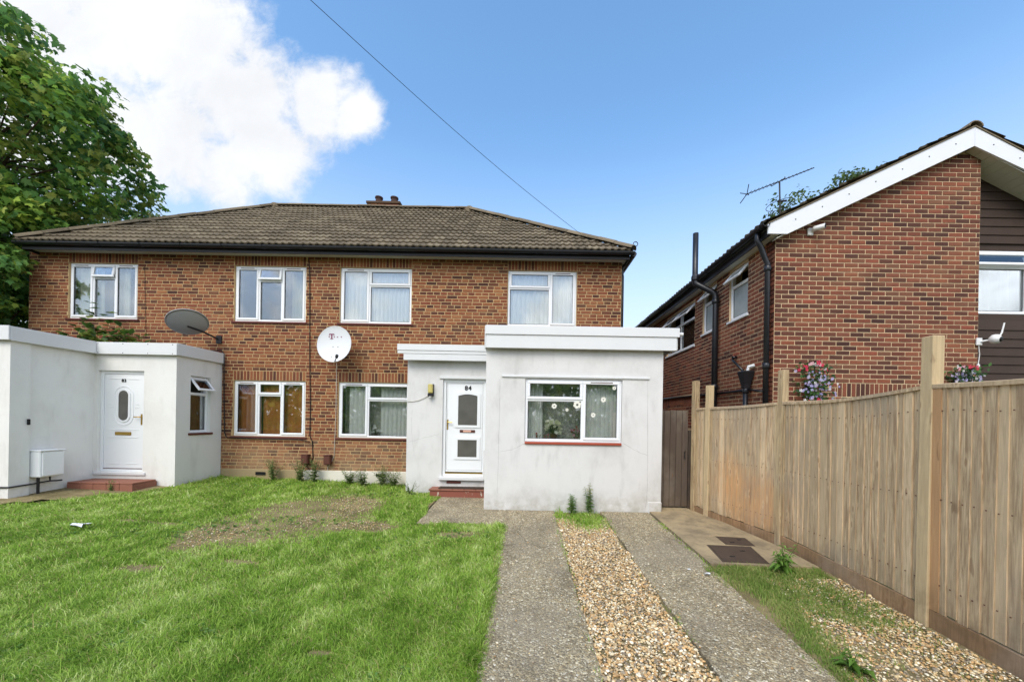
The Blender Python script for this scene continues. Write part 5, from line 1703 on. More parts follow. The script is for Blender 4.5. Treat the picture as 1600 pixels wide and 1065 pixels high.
# bargeboards
for s_, nm_ in ((-1, 'l'), (1, 'r')):
    xe = (NE - .02) if s_ < 0 else 2 * NRX - NE
    m = MB(); g_ = .002 * s_
    poly = [(NRX + g_, BY, nz(NRX)), (xe if s_ > 0 else NX + .08, BY, nz(NX + .08)), (xe, BY, nz(NX + .08) - .0), (xe, BY, rz(xe) - .03), (NRX + g_, BY, rz(NRX) - .03)]
    m.prism(poly, (0, 0, 0), (0, .026, 0))
    m.build('bargeboard', M['white_barge'], nb)
    m = MB(); m.prism([(NRX + g_, BY - .012, rz(NRX) - .028), (xe, BY - .012, rz(xe) - .028), (xe, BY - .012, rz(xe) - .008), (NRX + g_, BY - .012, rz(NRX) - .008)], (0, 0, 0), (0, .10, 0))
    m.build('undercloak', M['tile_s'], nb)
    # screws
    q = MB()
    for i in range(7):
        x = NRX + s_ * (.3 + i * .42)
        q.lathe([(.0, .004), (.009, .003), (.011, 0)], Matrix.Translation((x, BY - .001, nz(x) + .17)) @ Matrix.Rotation(PI / 2, 4, 'X'), 8)
    q.build('screw', M['dark_metal'], nb)
# gable soffit planks
for s_ in (-1, 1):
    x = NRX
    for i in range(22):
        xa, xb = NRX + s_ * (.02 + i * .14), NRX + s_ * (.155 + i * .14)
        yb = CY0 - .035 if s_ > 0 and xa > 7.37 else NYG - .013
        m = MB(); m.prism([(xa, BY + .028, nz(xa) + .012), (xb, BY + .028, nz(xb) + .012), (xb, BY + .028, nz(xb) + .024), (xa, BY + .028, nz(xa) + .024)], (0, 0, 0), (0, yb - BY - .028, 0))
        m.build('soffit_plank', M['soffit'], nb)
# side eave: soffit, fascia, gutter
m = MB(); m.cbox(NE + .04, NX - .012, BY + .03, 15.5, 4.62, 4.645, .003); m.build('soffit', M['soffit'], nb)
m = MB(); m.cbox(NE + .012, NE + .038, BY + .03, 15.5, 4.60, 4.80, .003); m.build('fascia', M['dark_metal'], nb)
gm = gutter(0, 9.4, 0, 0, .062)
Gm = Matrix.Translation((NE - .06, BY - .02, 4.78)) @ Matrix.Rotation(PI / 2, 4, 'Z')
gm.v = [tuple(Gm @ Vector(v)) for v in gm.v]; gm.build('gutter', M['gutter'], nb)
# pipes
def pipe(pts, r, nm_, collars=()):
    m = MB(); m.tube(pts, r, 12)
    for c in collars: m.tube([(c[0], c[1], c[2] - .05), (c[0], c[1], c[2] - .03), (c[0], c[1], c[2] + .03), (c[0], c[1], c[2] + .05)], [r * 1.05, r * 1.3, r * 1.3, r * 1.05], 12)
    for c in collars: m.tube([(c[0], c[1], c[2]), (NX - .008, c[1], c[2])], .012, 6)
    m.build(nm_, M['gutter'], nb, True)
dx_ = NX - .075
pipe([(NE - .05, 6.32, 4.76), (NE - .05, 6.32, 4.6), (NE, 6.32, 4.52), (dx_ - .05, 6.32, 4.32), (dx_, 6.32, 4.22), (dx_, 6.32, -.1)], .042, 'downpipe', ((dx_, 6.32, 4.15), (dx_, 6.32, 2.55)))
pipe([(NX - .09, 8.0, -.1), (NX - .09, 8.0, 4.2), (NX - .10, 8.01, 4.28), (NX - .16, 8.03, 4.34), (3.66, 8.16, 4.52), (3.61, 8.18, 4.56), (3.60, 8.18, 4.64), (3.60, 8.18, 5.62)], .058, 'soil_pipe', ((NX - .09, 8.0, 4.12), (NX - .09, 8.0, 2.35)))
m = MB(); m.tube([(3.60, 8.18, 4.60), (3.60, 8.18, 4.63), (3.60, 8.18, 4.70), (3.60, 8.18, 4.74)], [.06, .078, .078, .06], 12); m.build('pipe_collar', M['gutter'], nb)
hy = 6.83; hx = NX - .11
m = MB()
V = []
for hw_, z_ in ((.085, 2.53), (.10, 2.51), (.055, 2.28), (.05, 2.22)):
    V += [(hx - hw_, hy - hw_, z_), (hx + hw_, hy - hw_, z_), (hx + hw_, hy + hw_, z_), (hx - hw_, hy + hw_, z_)]
m.add(V, [(i * 4 + j, i * 4 + (j + 1) % 4, i * 4 + 4 + (j + 1) % 4, i * 4 + 4 + j) for i in range(3) for j in range(4)])
m.build('hopper', M['dark_metal'], nb)
pipe([(hx, hy, 2.25), (hx, hy, -.1)], .04, 'waste_pipe', ((hx, hy, 2.18),))
pipe([(NX - .03, 7.42, 2.83), (NX - .07, 7.34, 2.80), (hx, 6.93, 2.55)], .022, 'waste_pipe')
pipe([(NX - .02, 7.32, 2.86), (NX - .09, 7.30, 2.84)], .028, 'waste_pipe')
pipe([(NX - .05, 7.95, 2.20), (NX - .05, 6.9, 2.20)], .022, 'waste_pipe')
pipe([(hx + .03, 6.80, 2.2), (hx + .02, 6.55, 2.16), (NX - .02, 6.42, 2.14)], .018, 'waste_pipe')
pipe([(NX - .03, 12.8, 2.30), (NX - .03, 8.05, 2.21)], .02, 'waste_pipe')
m = MB(); m.tube([(NX - .02, 6.72, 2.62), (hx + .02, 6.78, 2.60), (hx + .01, 6.8, 2.52)], .028, 8); m.build('white_waste_pipe', M['upvc'], nb)

# cameras, aerial, flowers
def sec_cam(p, aim, label, wallpt, antenna=False):
    t_ = thing('security_camera', label, 'camera', tuple(p))
    wp = Vector(wallpt)
    m = MB(); m.cbox(wp.x - .045, wp.x + .045, wp.y - .03, wp.y, wp.z - .06, wp.z + .06, .008); m.tube([wp + Vector((0, -.02, 0)), p], .014, 8); m.build('bracket', M['camera_white'], t_)
    a_ = Vector(aim).normalized()
    m = MB()
    if antenna:
        m.lathe([(.001, .075), (.04, .066), (.068, .03), (.075, 0), (.068, -.03), (.04, -.066), (.001, -.075)], Matrix.Translation(p), 18); m.build('body', M['camera_white'], t_, True)
        m = MB(); m.lathe([(.001, .02), (.03, .015), (.04, 0)], Matrix.Translation(p + a_ * .062) @ a_.to_track_quat('Z', 'Y').to_matrix().to_4x4(), 14); m.build('lens', M['black'], t_)
        m = MB(); m.tube([p + Vector((.06, 0, .03)), p + Vector((.10, 0, .10)), p + Vector((.14, 0, .26))], [.008, .012, .010], 8); m.build('antenna', M['camera_white'], t_)
        m = MB(); m.tube([wp + Vector((0, -.01, -.05)), wp + Vector((.02, -.01, -.2)), wp + Vector((.0, -.01, -.36))], .006, 6); m.cbox(wp.x - .02, wp.x + .02, wp.y - .02, wp.y, wp.z - .42, wp.z - .36, .004); m.build('lead', M['camera_white'], t_)
    else:
        Q = a_.to_track_quat('Z', 'Y').to_matrix().to_4x4(); Q.translation = p
        m.lathe([(.001, -.08), (.036, -.075), (.04, -.06), (.04, .08), (.036, .085)], Q, 16); m.build('body', M['camera_white'], t_, True)
        m = MB(); m.lathe([(.037, .084), (.036, .08), (.001, .078)], Q, 16); m.build('lens', M['black'], t_)
wp = P(1265, 363, NYG - .012)
sec_cam(wp + Vector((.06, -.12, .02)), (.7, -1, -.1), 'white bullet camera under the bargeboard on the brick gable', wp)
wp = P(1528, 534, NYG - .012)
sec_cam(wp + Vector((.11, -.14, .02)), (.3, -1, -.2), 'white round camera with an antenna at the edge of the brick gable', wp, True)
ae = thing('tv_aerial', 'thin black television aerial standing on the neighbouring roof', 'aerial', (4.5, 7.3, 5.2))
a0, a1 = P(1165, 304, 7.3), P(1272, 262, 7.3)
mp = P(1218, 283, 7.3)
m = MB(); m.tube([P(1219, 348, 7.3), mp], .014, 8); m.build('mast', M['dark_metal'], ae)
m = MB(); m.tube([a0, a1], .009, 6)
m.tube([mp + Vector((-.17, 0, -.065)), mp + Vector((-.15, 0, -.10)), mp, mp + Vector((.10, 0, .06)), mp + Vector((.10, 0, .085))], .008, 6)
m.build('boom', M['dark_metal'], ae)
for i in range(17):
    q = a0.lerp(a1, .06 + i * .055)
    m = MB(); ln_ = .13 - .004 * i
    m.tube([q + Vector((-.3 * ln_, -ln_, -.25 * ln_)), q + Vector((.3 * ln_, ln_, .25 * ln_))], .004, 5); m.build('element', M['dark_metal'], ae)
m = MB(); q = a0.lerp(a1, .02)
for s_ in (-1, 1): m.tube([q + Vector((-.05, -.14, .10 * s_)), q, q + Vector((-.05, .14, .10 * s_))], .008, 5)
m.build('reflector', M['dark_metal'], ae)
m = MB(); m.tube([P(1219, 320, 7.3) + Vector((.23 * math.cos(w), .23 * math.sin(w), .03 * math.cos(w))) for w in np.linspace(0, 2 * PI, 22)], .006, 5)
m.tube([P(1219, 315, 7.3) + Vector((-.05, 0, 0)), P(1219, 315, 7.3) + Vector((.12, 0, .02))], .018, 6); m.build('loop', M['dark_metal'], ae)

def basket(px, py, w_, h_, label, yy_=NYG - .16):
    c0 = P(px, py, yy_)
    t_ = thing('hanging_basket', label, 'hanging basket', tuple(c0), 'artificial flower baskets on the brick gable')
    lm = MB(); fm = MB()
    for i in range(330):
        d_ = Vector((random.gauss(0, .42) * w_, random.gauss(0, .3) * w_, random.uniform(-.5, .5) * h_)) * 1.0
        q = c0 + d_; lm.col = sc(random.choice([L(60, 96, 44), L(84, 122, 60), L(44, 74, 36)]), random.uniform(.7, 1.15))
        s_ = Vector((random.gauss(0, 1), random.gauss(0, 1), random.gauss(-.2, .8))).normalized() * .075
        n_ = s_.cross(Vector((random.gauss(0, 1), -1, random.gauss(0, 1)))).normalized() * .02
        lm.add([q, q + s_ * .5 + n_, q + s_, q + s_ * .5 - n_], [(0, 1, 2, 3)])
    cols = [L(236, 232, 232), L(190, 184, 226), L(214, 60, 90), L(240, 190, 200), L(200, 190, 220)]
    for i in range(95):
        e_ = random.random()
        d_ = Vector((random.gauss(0, .45) * w_, -abs(random.gauss(.1, .25)) * w_, random.uniform(-.48, .5) * h_))
        q = c0 + d_; top = d_.z > .3 * h_
        fm.col = random.choice([cols[2], cols[3], cols[0], cols[2]] if top or (d_.z < -.4 * h_) else [cols[0], cols[1], cols[1], cols[4]])
        r_ = random.uniform(.018, .03) * (1.5 if top else 1)
        for k in range(5):
            w = 2 * PI * k / 5
            fm.add([q, q + Vector((math.cos(w - .5) * r_ * .8, -.006, math.sin(w - .5) * r_ * .8)), q + Vector((math.cos(w) * r_, 0, math.sin(w) * r_)), q + Vector((math.cos(w + .5) * r_ * .8, -.006, math.sin(w + .5) * r_ * .8))], [(0, 1, 2, 3)])
    tag(lm.build('leaves', M['leaf'], t_), kind='stuff'); tag(fm.build('blooms', M['flower'], t_), kind='stuff')
    m = MB(); m.tube([c0 + Vector((0, .15, h_ * .5)), c0 + Vector((0, -.02, h_ * .55)), c0 + Vector((0, 0, h_ * .3))], .008, 6)
    m.build('hanger', M['dark_metal'], t_); m = MB()
    m.lathe([(.001, -.12), (.05, -.09), (.08, 0), (.075, .01), (.001, .0)], Matrix.Translation(c0 + Vector((0, .07, -.02))), 12); m.build('basket', M['dark_metal'], t_)
basket(1272, 598, .30, .62, 'full hanging basket of white lilac and red flowers on the gable wall')
basket(1507, 590, .24, .34, 'smaller hanging basket of flowers half hidden by the tall fence post')

# ------------------------------------------------------------------ fence and gate
fence = thing('fence', 'tall weathered wooden closeboard fence down the right side of the drive', 'fence', (3.7, 5, -.1))
FP = [Vector((3.20, 7.15)), Vector((3.29, 6.82)), Vector((3.70, 5.50)), Vector((3.74, 3.54)), Vector((3.70, 1.85)), Vector((3.70, 0.0)), Vector((3.70, -1.85))]
TOPZ = [1.83, 1.84, 1.885, 1.955, 1.975, 1.97, 1.96]
POSTZ = [2.37, 2.26, 2.37, 2.43, 2.4, 2.4, 2.4]
def fence_board_mesh(w, h):
    # feather edge: thick on one side, thin on the other
    m = MB(); V = []
    for z in (0, h):
        V += [(0, -.007, z), (w, -.019, z), (w, 0, z), (0, 0, z)]
    m.add(V, [(0, 1, 5, 4), (1, 2, 6, 5), (2, 3, 7, 6), (3, 0, 4, 7), (4, 5, 6, 7), (3, 2, 1, 0)])
    return m.mesh('board', M['fence'])
for i, p in enumerate(FP):
    g_ = float(gz(p.x, p.y))
    d = (FP[min(i + 1, len(FP) - 1)] - FP[max(i - 1, 0)]).normalized()
    m = MB(); hw_ = .05 if i != 3 else .055
    m.cbox(-hw_, hw_, -hw_, hw_, -.1, POSTZ[i] - g_, .006)
    # saw-cut sloping top
    o = m.build('fence_post', M['post'], fence)
    o.matrix_parent_inverse = Matrix.Translation(-ROOT[fence.name])
    o.location = (p.x, p.y, g_)
    o.rotation_euler = (0, random.uniform(-.008, .008) + (.016 if i == 3 else 0), math.atan2(d.y, d.x) + PI / 2)
for i in range(len(FP) - 1):
    p, q = FP[i], FP[i + 1]
    d = (q - p); ln_ = d.length; d.normalize()
    ang = math.atan2(d.y, d.x)
    rot = ang                    # local x along the run towards the camera; local -y should face the drive (-X)
    nside = Vector((d.y, -d.x))  # right of travel
    n_in = nside if nside.x < 0 else -nside
    def W3(s_, n_, z): 
        b = p + d * s_ + n_in * n_
        return (b.x, b.y, z)
    s0, s1 = .055, ln_ - (.02 if i == 2 else .055)
    if s1 - s0 < .1: continue
    zb0, zb1 = float(gz(p.x, p.y)) + .14, float(gz(q.x, q.y)) + .14
    if i >= 2: zb0 += .02; zb1 += .02
    sag = (.0, .015, .045, .03, .02, .02)[i]
    zt = lambda s_: TOPZ[i] + (TOPZ[i + 1] - TOPZ[i]) * s_ / ln_ - sag * math.sin(PI * s_ / ln_)
    # capping, rails behind
    m = MB()
    V = []
    for k in range(11):
        q_ = s0 + (s1 - s0) * k / 10
        V += [W3(q_, -.035, zt(q_) - .005), W3(q_, .035, zt(q_) - .005), W3(q_, .035, zt(q_) + .03), W3(q_, -.035, zt(q_) + .04)]
    m.add(V, [(0, 1, 2, 3), (40, 43, 42, 41)] + [(4 * k + a, 4 * k + (a + 1) % 4, 4 * k + 4 + (a + 1) % 4, 4 * k + 4 + a) for k in range(10) for a in range(4)])
    m.build('capping', M['fence'], fence)
    for fz in (.12, .5, .9):
        m = MB(); za = zb0 + (zt(s0) - zb0) * fz; zc = zb1 + (zt(s1) - zb1) * fz
        m.prism([W3(s0, -.045, za - .03), W3(s0, -.012, za - .03), W3(s0, -.012, za + .03), W3(s0, -.045, za + .03)], (0, 0, 0), Vector(W3(s1, 0, zc)) - Vector(W3(s0, 0, za)))
        m.build('rail', M['fence'], fence)
    # edge battens of the panel
    for s_ in (s0, s1 - .03):
        m = MB(); bw_ = .075 if (i == 3 and s_ == s0) else .03
        m.prism([W3(s_, .003, zb0 - .01), W3(s_ + bw_, .003, zb0 - .01), W3(s_ + bw_, .028, zb0 - .01), W3(s_, .028, zb0 - .01)], (0, 0, 0), (0, 0, zt(s_) - zb0 - .0))
        m.build('batten', M['batten_orange'] if bw_ > .05 else M['post'], fence)
    nbd = max(2, int(round((s1 - s0 - .06) / .086)))
    step_ = (s1 - s0 - .06) / nbd
    me = fence_board_mesh(step_ + .018, 1.0)
    flip = n_in.dot(Vector((d.y, -d.x))) < 0      # local -y is the drive side?
    for k in range(nbd):
        s_ = s0 + .03 + k * step_
        zb = zb0 + (zb1 - zb0) * s_ / ln_ + random.uniform(-.012, .006)
        h_ = zt(s_) - zb - .004
        o = bpy.data.objects.new('board', me); link(o, fence)
        bpos = W3(s_, 0, zb)
        Rm = Matrix((Vector((d.x, d.y, 0)), -Vector((n_in.x, n_in.y, 0)), Vector((0, 0, 1)))).transposed().to_4x4()
        o.matrix_basis = Matrix.Translation(Vector(bpos) + Vector((n_in.x, n_in.y, 0)) * random.uniform(0, .006)) @ Rm @ Matrix.Rotation(random.uniform(-.009, .009), 4, 'Y') @ Matrix.Rotation(random.uniform(-.02, .02), 4, 'Z') @ Matrix.Diagonal((random.uniform(.97, 1.06), 1, h_, 1))
    # nail heads where the rails run
    nm_ = MB()
    for fz in (.12, .5, .9):
        for k in range(nbd):
            s_ = s0 + .03 + (k + .62) * step_
            zz = zb0 + (zb1 - zb0) * s_ / ln_; zz += (zt(s_) - zz) * fz + random.uniform(-.008, .008)
            b0 = Vector(W3(s_, .024, zz)); e1 = Vector((d.x, d.y, 0)) * .0045; e2 = Vector((0, 0, .0045)); e3 = Vector((n_in.x, n_in.y, 0)) * .004
            nm_.prism([b0 - e1 - e2, b0 + e1 - e2, b0 + e1 + e2, b0 - e1 + e2], (0, 0, 0), e3)
    tag(nm_.build('nails', M['brown_plastic'], fence), kind='stuff')
    # gravel board
    m = MB(); th_ = .03; hgt = .15 if i >= 2 else .10
    ga, gb_ = zb0 - .012, zb1 - .012
    drop = .02 if i < 2 else (.0)
    m.prism([W3(s0 - .06, .0, ga - hgt - .06), W3(s0 - .06, th_, ga - hgt - .06), W3(s0 - .06, th_, ga), W3(s0 - .06, .0, ga)], (0, 0, 0), Vector(W3(s1 + .04, 0, gb_)) - Vector(W3(s0 - .06, 0, ga)))
    m.build('gravel_board', M['gravelboard'], fence)
# gate
gate = thing('side_gate', 'dark weathered wooden side gate between the extension and the fence', 'gate', (2.85, 7.3, 0))
gx0, gx1 = 2.56, 3.13
zt_ = P(1060, 641, 7.3).z
n_ = 5
for k in range(n_):
    w_ = (gx1 - gx0) / n_
    m = MB(); m.cbox(gx0 + k * w_ + .003, gx0 + (k + 1) * w_ - .003, 7.29, 7.312, .0, zt_ + random.uniform(-.006, .006), .003); m.build('board', M['gate'], gate)
for z_ in (.25, .95, 1.6):
    m = MB(); m.cbox(gx0, gx1, 7.314, 7.36, z_, z_ + .09, .004); m.build('rail', M['gate'], gate)
m = MB(); m.cbox(3.135, 3.20, 7.26, 7.34, -.1, 1.45, .005); m.build('gate_post', M['gate'], gate)
m = MB(); m.tube([(3.08, 7.285, 1.05), (3.05, 7.25, 1.05), (3.05, 7.25, .93), (3.08, 7.285, .93)], .007, 6); m.build('handle', M['dark_metal'], gate)
# dark bracket on the neighbour wall behind the gate
# manhole covers
def manhole(pts, label):
    m = MB()
    c = sum((Vector((x, y, 0)) for x, y in pts), Vector()) / 4
    def q(k, dz): return [Vector((c.x + (x - c.x) * k, c.y + (y - c.y) * k, float(gz(x, y)) + .03 + dz)) for x, y in pts]
    t_ = thing('manhole_cover', label, 'manhole cover', (c.x, c.y, float(gz(c.x, c.y)) + .03), 'steel covers in the concrete pad')
    m.prism(q(.9, .006), (0, 0, 0), (0, 0, -.03)); m.build('lid', M['cover'], t_)
    m = MB(); a_, b__ = q(1.0, .004), q(.915, .004)
    for i in range(4):
        j = (i + 1) % 4
        m.prism([a_[i], a_[j], b__[j], b__[i]], (0, 0, 0), (0, 0, -.03))
    m.build('rim', M['cover'], t_)
    for fx in (.3, .7):
        p0 = Vector(q(.9, .007)[0]).lerp(Vector(q(.9, .007)[2]), fx); m = MB(); m.cbox(p0.x - .03, p0.x + .03, p0.y - .012, p0.y + .012, p0.z - .002, p0.z + .006, .002); m.build('lifting_eye', M['dark_metal'], t_)
t = NT('rusty_cover'); ck = t.n('ShaderNodeTexChecker'); ck.inputs['Scale'].default_value = 45; t.l(t.map(), ck.inputs['Vector'])
M['cover'] = t.bsdf(t.mix(t.noise(6, 5, .7), L(62, 54, 50), L(98, 82, 68)), .7, .3, .3, t.bump(ck.outputs['Fac'], .3, .004))
def GP2(px, py):
    lo, hi = .5, 12.0
    for _ in range(40):
        md = (lo + hi) / 2; p = P(px, py, md)
        if p.z > float(gz(p.x, md)) + .03: lo = md
        else: hi = md
    return (p.x, p.y)
Z5 = lambda x, y: (1000 + x / 1.953, 520 + y / 1.953)
manhole([GP2(*Z5(203, 646)), GP2(*Z5(338, 652)), GP2(*Z5(396, 704)), GP2(*Z5(252, 698))][::-1], 'larger rusty steel cover at the near edge of the concrete pad')
manhole([GP2(*Z5(230, 620)), GP2(*Z5(320, 625)), GP2(*Z5(352, 650)), GP2(*Z5(262, 645))][::-1], 'smaller rusty steel cover behind the larger one')

# ------------------------------------------------------------------ plants
def plant(name, label, cat, x, y, z, h, nst, spread, lf, cols, group=None, dens=16, lw=.28, droop=.2, tip=None):
    t_ = thing(name, label, cat, (x, y, z), group)
    sm_ = MB(); lm = MB()
    for s_ in range(nst):
        a_ = random.uniform(0, 2 * PI); r_ = spread * random.uniform(.1, 1)
        hh_ = h * random.uniform(.6, 1.0) if s_ else h
        b = Vector((x + random.uniform(-.02, .02), y + random.uniform(-.02, .02), z))
        tp = b + Vector((math.cos(a_) * r_, math.sin(a_) * r_, hh_))
        md = b.lerp(tp, .5) - Vector((math.cos(a_), math.sin(a_), 0)) * r_ * .15
        sm_.tube([b, md, tp], [.006, .004, .002], 5, False)
        n_l = int(dens * hh_ / h)
        for i in range(n_l):
            t = .12 + .88 * i / n_l
            q = b.lerp(md, t * 2) if t < .5 else md.lerp(tp, t * 2 - 1)
            w = i * 2.4 + random.uniform(-.4, .4)
            L_ = lf * random.uniform(.6, 1.1) * (1.1 - .6 * t)
            dr = Vector((math.cos(w), math.sin(w), .45 - droop + random.uniform(-.2, .2))).normalized()
            sd = dr.cross(Vector((0, 0, 1))).normalized() * L_ * lw
            nrm2 = sd.cross(dr).normalized() * L_ * .12
            c_ = random.choice(cols) if not (tip and t > .75) else tip
            lm.col = sc(c_, random.uniform(.75, 1.2))
            e1 = q + dr * L_ * .45; e2 = q + dr * L_ - Vector((0, 0, L_ * droop * .6))
            lm.add([q, e1 + sd + nrm2, e2, e1 - sd + nrm2, e1], [(0, 4, 1), (1, 4, 2), (0, 3, 4), (4, 3, 2)])
    sm_.build('stem', M['stem'], t_); lm.build('leaves', M['leaf'], t_)
    return t_
WG = [L(120, 150, 84), L(142, 168, 104), L(102, 134, 70)]
def on_ground(px, py): return GP2(px, py)
x, y = 1.22, 6.86
plant('weed', 'tall weed gone to seed against the white extension wall', 'weed', P(921, 790, 6.9).x, 6.90, float(gz(1.2, 6.9)), .56, 7, .10, .11, WG, None, 34, .2, .25, L(176, 176, 128))
plant('weed', 'shorter bushy green weed against the white extension wall', 'weed', P(894, 790, 6.85).x, 6.86, float(gz(.9, 6.86)), .38, 7, .11, .11, WG, None, 26, .2, .25)
plant('weed', 'leafy green weed growing against the fence at the pad corner', 'weed', *on_ground(1222, 890), float(gz(3.3, 4.7)), .34, 8, .22, .16, [L(110, 148, 62), L(134, 170, 82)], None, 18, .16, .45)
wi = 0
for px, h_, lb_ in ((425, .46, 'pale green weed against the brick wall beside the air brick'), (470, .50, 'bushy weed below the left brown cable box'), (492, .52, 'straggling dry weed between the two brown cable boxes'), (545, .34, 'low weed before the white plinth below the dish'), (572, .36, 'dark leaved weed in front of the white plinth'), (598, .44, 'dark leaved weed near the right air brick'), (618, .40, 'weed at the foot of the porch wall')):
    xx_ = P(px, 750, 8.6).x
    plant('weed', lb_, 'weed', xx_, 8.55 + random.uniform(-.08, .1), float(gz(xx_, 8.55)), h_ * 1.1, 12, .26, .115, [L(126, 152, 86), L(152, 166, 108), L(104, 120, 78)], 'weeds along the foot of the brick wall', 20, .26, .2)
xx_ = P(650, 765, 8.0).x
plant('weed', 'long bladed grass clump beside the red step', 'weed', xx_ - .1, 7.95, float(gz(xx_, 7.95)), .30, 10, .24, .14, [L(120, 138, 84), L(92, 116, 60)], None, 5, .05, .5)
plant('weed', 'small weed growing from the left red step', 'weed', P(205, 740, 7.5).x, 7.12, .12, .24, 4, .10, .07, WG, None, 16, .22)
plant('weed', 'leafy dandelion like weed at the near end of the fence verge', 'weed', *on_ground(1330, 1040), float(gz(2.4, 2.9)), .16, 9, .15, .13, [L(86, 124, 44), L(110, 146, 60)], None, 6, .22, .5)
# broad leaved creeper over the left extension roof
cp_ = P(160, 510, 8.4)
t_ = thing('fig_shrub', 'broad leaved green shrub against the brick below the far left window', 'shrub', (cp_.x, 8.4, 2.95))
lm = MB(); sm_ = MB()
for i in range(300):
    u = random.uniform(-1, 1)
    q = Vector((cp_.x + u * .92, 8.4 + random.uniform(-.25, .25), 2.93 + min(.85, abs(random.gauss(0, .36))) * (1.2 - abs(u)) + .03))
    dr = Vector((random.gauss(0, 1), random.gauss(-.5, .6), random.gauss(.1, .5))).normalized(); L_ = random.uniform(.13, .24)
    sd = dr.cross(Vector((0, 0, 1))).normalized() * L_ * .36
    lm.col = sc(random.choice([L(72, 104, 42), L(92, 126, 54), L(56, 84, 36), L(120, 136, 60)]), random.uniform(.7, 1.15))
    e1 = q + dr * L_ * .5
    lm.add([q, e1 + sd, q + dr * L_ - Vector((0, 0, .03)), e1 - sd, e1 + Vector((0, 0, .015))], [(0, 4, 1), (1, 4, 2), (0, 3, 4), (4, 3, 2)])
for i in range(12):
    a_ = Vector((cp_.x + random.uniform(-.3, .3), 8.5, 2.0)); sm_.tube([a_, a_ + Vector((random.uniform(-.3, .3), -.1, .9)), a_ + Vector((random.uniform(-.6, .6), -.2, 1.2))], [.012, .008, .004], 5)
sm_.build('stem', M['bark'], t_); lm.build('leaves', M['leaf'], t_)

def tree(name, label, base, trunk_h, centre, radii, nclump, per, leaf, cols, clump_r=.55, group=None, seed=1, cat='tree', shape=None, lobes=True):
    R_ = random.Random(seed); g_ = np.random.default_rng(seed)
    t_ = thing(name, label, cat, base, group)
    b = Vector(base); c = Vector(centre)
    tm = MB()
    fork = b + Vector((0, 0, trunk_h)); fork.x = b.x + (c.x - b.x) * .3
    tm.tube([b - Vector((0, 0, .2)), b + Vector((.03, 0, trunk_h * .4)), fork, fork.lerp(c, .5), c + Vector((0, 0, radii[2] * .3))], [.26, .2, .16, .10, .04], 10)
    cl = []
    while len(cl) < nclump:
        d_ = Vector((R_.gauss(0, 1), R_.gauss(0, 1), R_.gauss(0, 1))).normalized()
        rr = R_.uniform(.25, 1) ** .45
        lump = 1 + .16 * math.sin(3.1 * d_.x + 2.2 * d_.z * 2 + seed) + .10 * math.sin(7 * d_.x + 5 * d_.y + 6 * d_.z)
        p = c + Vector((d_.x * radii[0], d_.y * radii[1], d_.z * radii[2])) * rr * lump
        if shape and not shape(p): continue
        cl.append((p, d_, rr))
    for p, d_, rr in cl[::5]:
        a_ = fork.lerp(c + Vector((0, 0, radii[2] * .2)), R_.uniform(0, .9))
        md = a_.lerp(p, .55) + Vector((0, 0, .25))
        tm.tube([a_, md, p], [.05, .025, .008], 5, False)
    tm.build('trunk', M['bark'], t_, True)
    # leaf template: five lobed, folded
    if lobes:
        tv = np.array([(0, 0, 0), (.42, .12, .02), (.30, .30, .06), (.55, .55, -.03), (.25, .58, .04), (0, 1, -.10), (-.25, .58, .04), (-.55, .55, -.03), (-.30, .30, .06), (-.42, .12, .02), (0, .5, .05)])
        tf = np.array([(10, i, i + 1) for i in range(0, 9)] + [(10, 9, 0)])
    else:
        tv = np.array([(0, 0, 0), (.3, .45, .04), (0, 1, -.06), (-.3, .45, .04)])
        tf = np.array([(0, 1, 2), (0, 2, 3)])
    Vs, Ts, Cs = [], [], []
    off = 0
    pal = np.array([k[:3] for k in cols])
    for p, d_, rr in cl:
        n = int(per * R_.uniform(.6, 1.4))
        cr = clump_r * R_.uniform(.7, 1.3)
        q = g_.normal(0, 1, (n, 3)); q /= np.linalg.norm(q, axis=1)[:, None]
        q = q * (g_.random((n, 1)) ** .4) * np.array([cr, cr, cr * .55])
        # clump droops outwards
        q[:, 2] -= .35 * (q[:, 0] * d_.x + q[:, 1] * d_.y) * .8
        pos = np.array(p)[None] + q
        yaw = g_.uniform(0, 2 * PI, n)
        out_ = math.atan2(d_.y, d_.x) - PI / 2
        yaw = np.where(g_.random(n) < .5, out_ + g_.normal(0, .8, n), yaw)
        pit = g_.normal(-.55, .45, n); rol = g_.normal(0, .5, n)
        s_ = leaf * g_.uniform(.6, 1.25, n)
        v = tv[None] * s_[:, None, None]
        x_, y_, z_ = v[..., 0], v[..., 1], v[..., 2]
        x2 = x_ * np.cos(rol)[:, None] + z_ * np.sin(rol)[:, None]; z2 = -x_ * np.sin(rol)[:, None] + z_ * np.cos(rol)[:, None]
        y3 = y_ * np.cos(pit)[:, None] - z2 * np.sin(pit)[:, None]; z3 = y_ * np.sin(pit)[:, None] + z2 * np.cos(pit)[:, None]
        X = x2 * np.cos(yaw)[:, None] - y3 * np.sin(yaw)[:, None]; Y = x2 * np.sin(yaw)[:, None] + y3 * np.cos(yaw)[:, None]
        Vs.append((np.stack([X, Y, z3], 2) + pos[:, None, :]).reshape(-1, 3))
        Ts.append((tf[None] + (off + np.arange(n) * len(tv))[:, None, None]).reshape(-1, 3)); off += n * len(tv)
        base_i = R_.randrange(len(pal))
        ci = np.where(g_.random(n) < .55, base_i, g_.integers(0, len(pal), n))
        cc_ = pal[ci] * g_.uniform(.7, 1.2, (n, 1))
        Cs.append(np.repeat(cc_, len(tv), 0))
    me = fast_mesh('crown', np.concatenate(Vs), np.concatenate(Ts), M['leaf'], np.concatenate(Cs))
    cr_ = link(bpy.data.objects.new('crown', me), t_)
    return t_
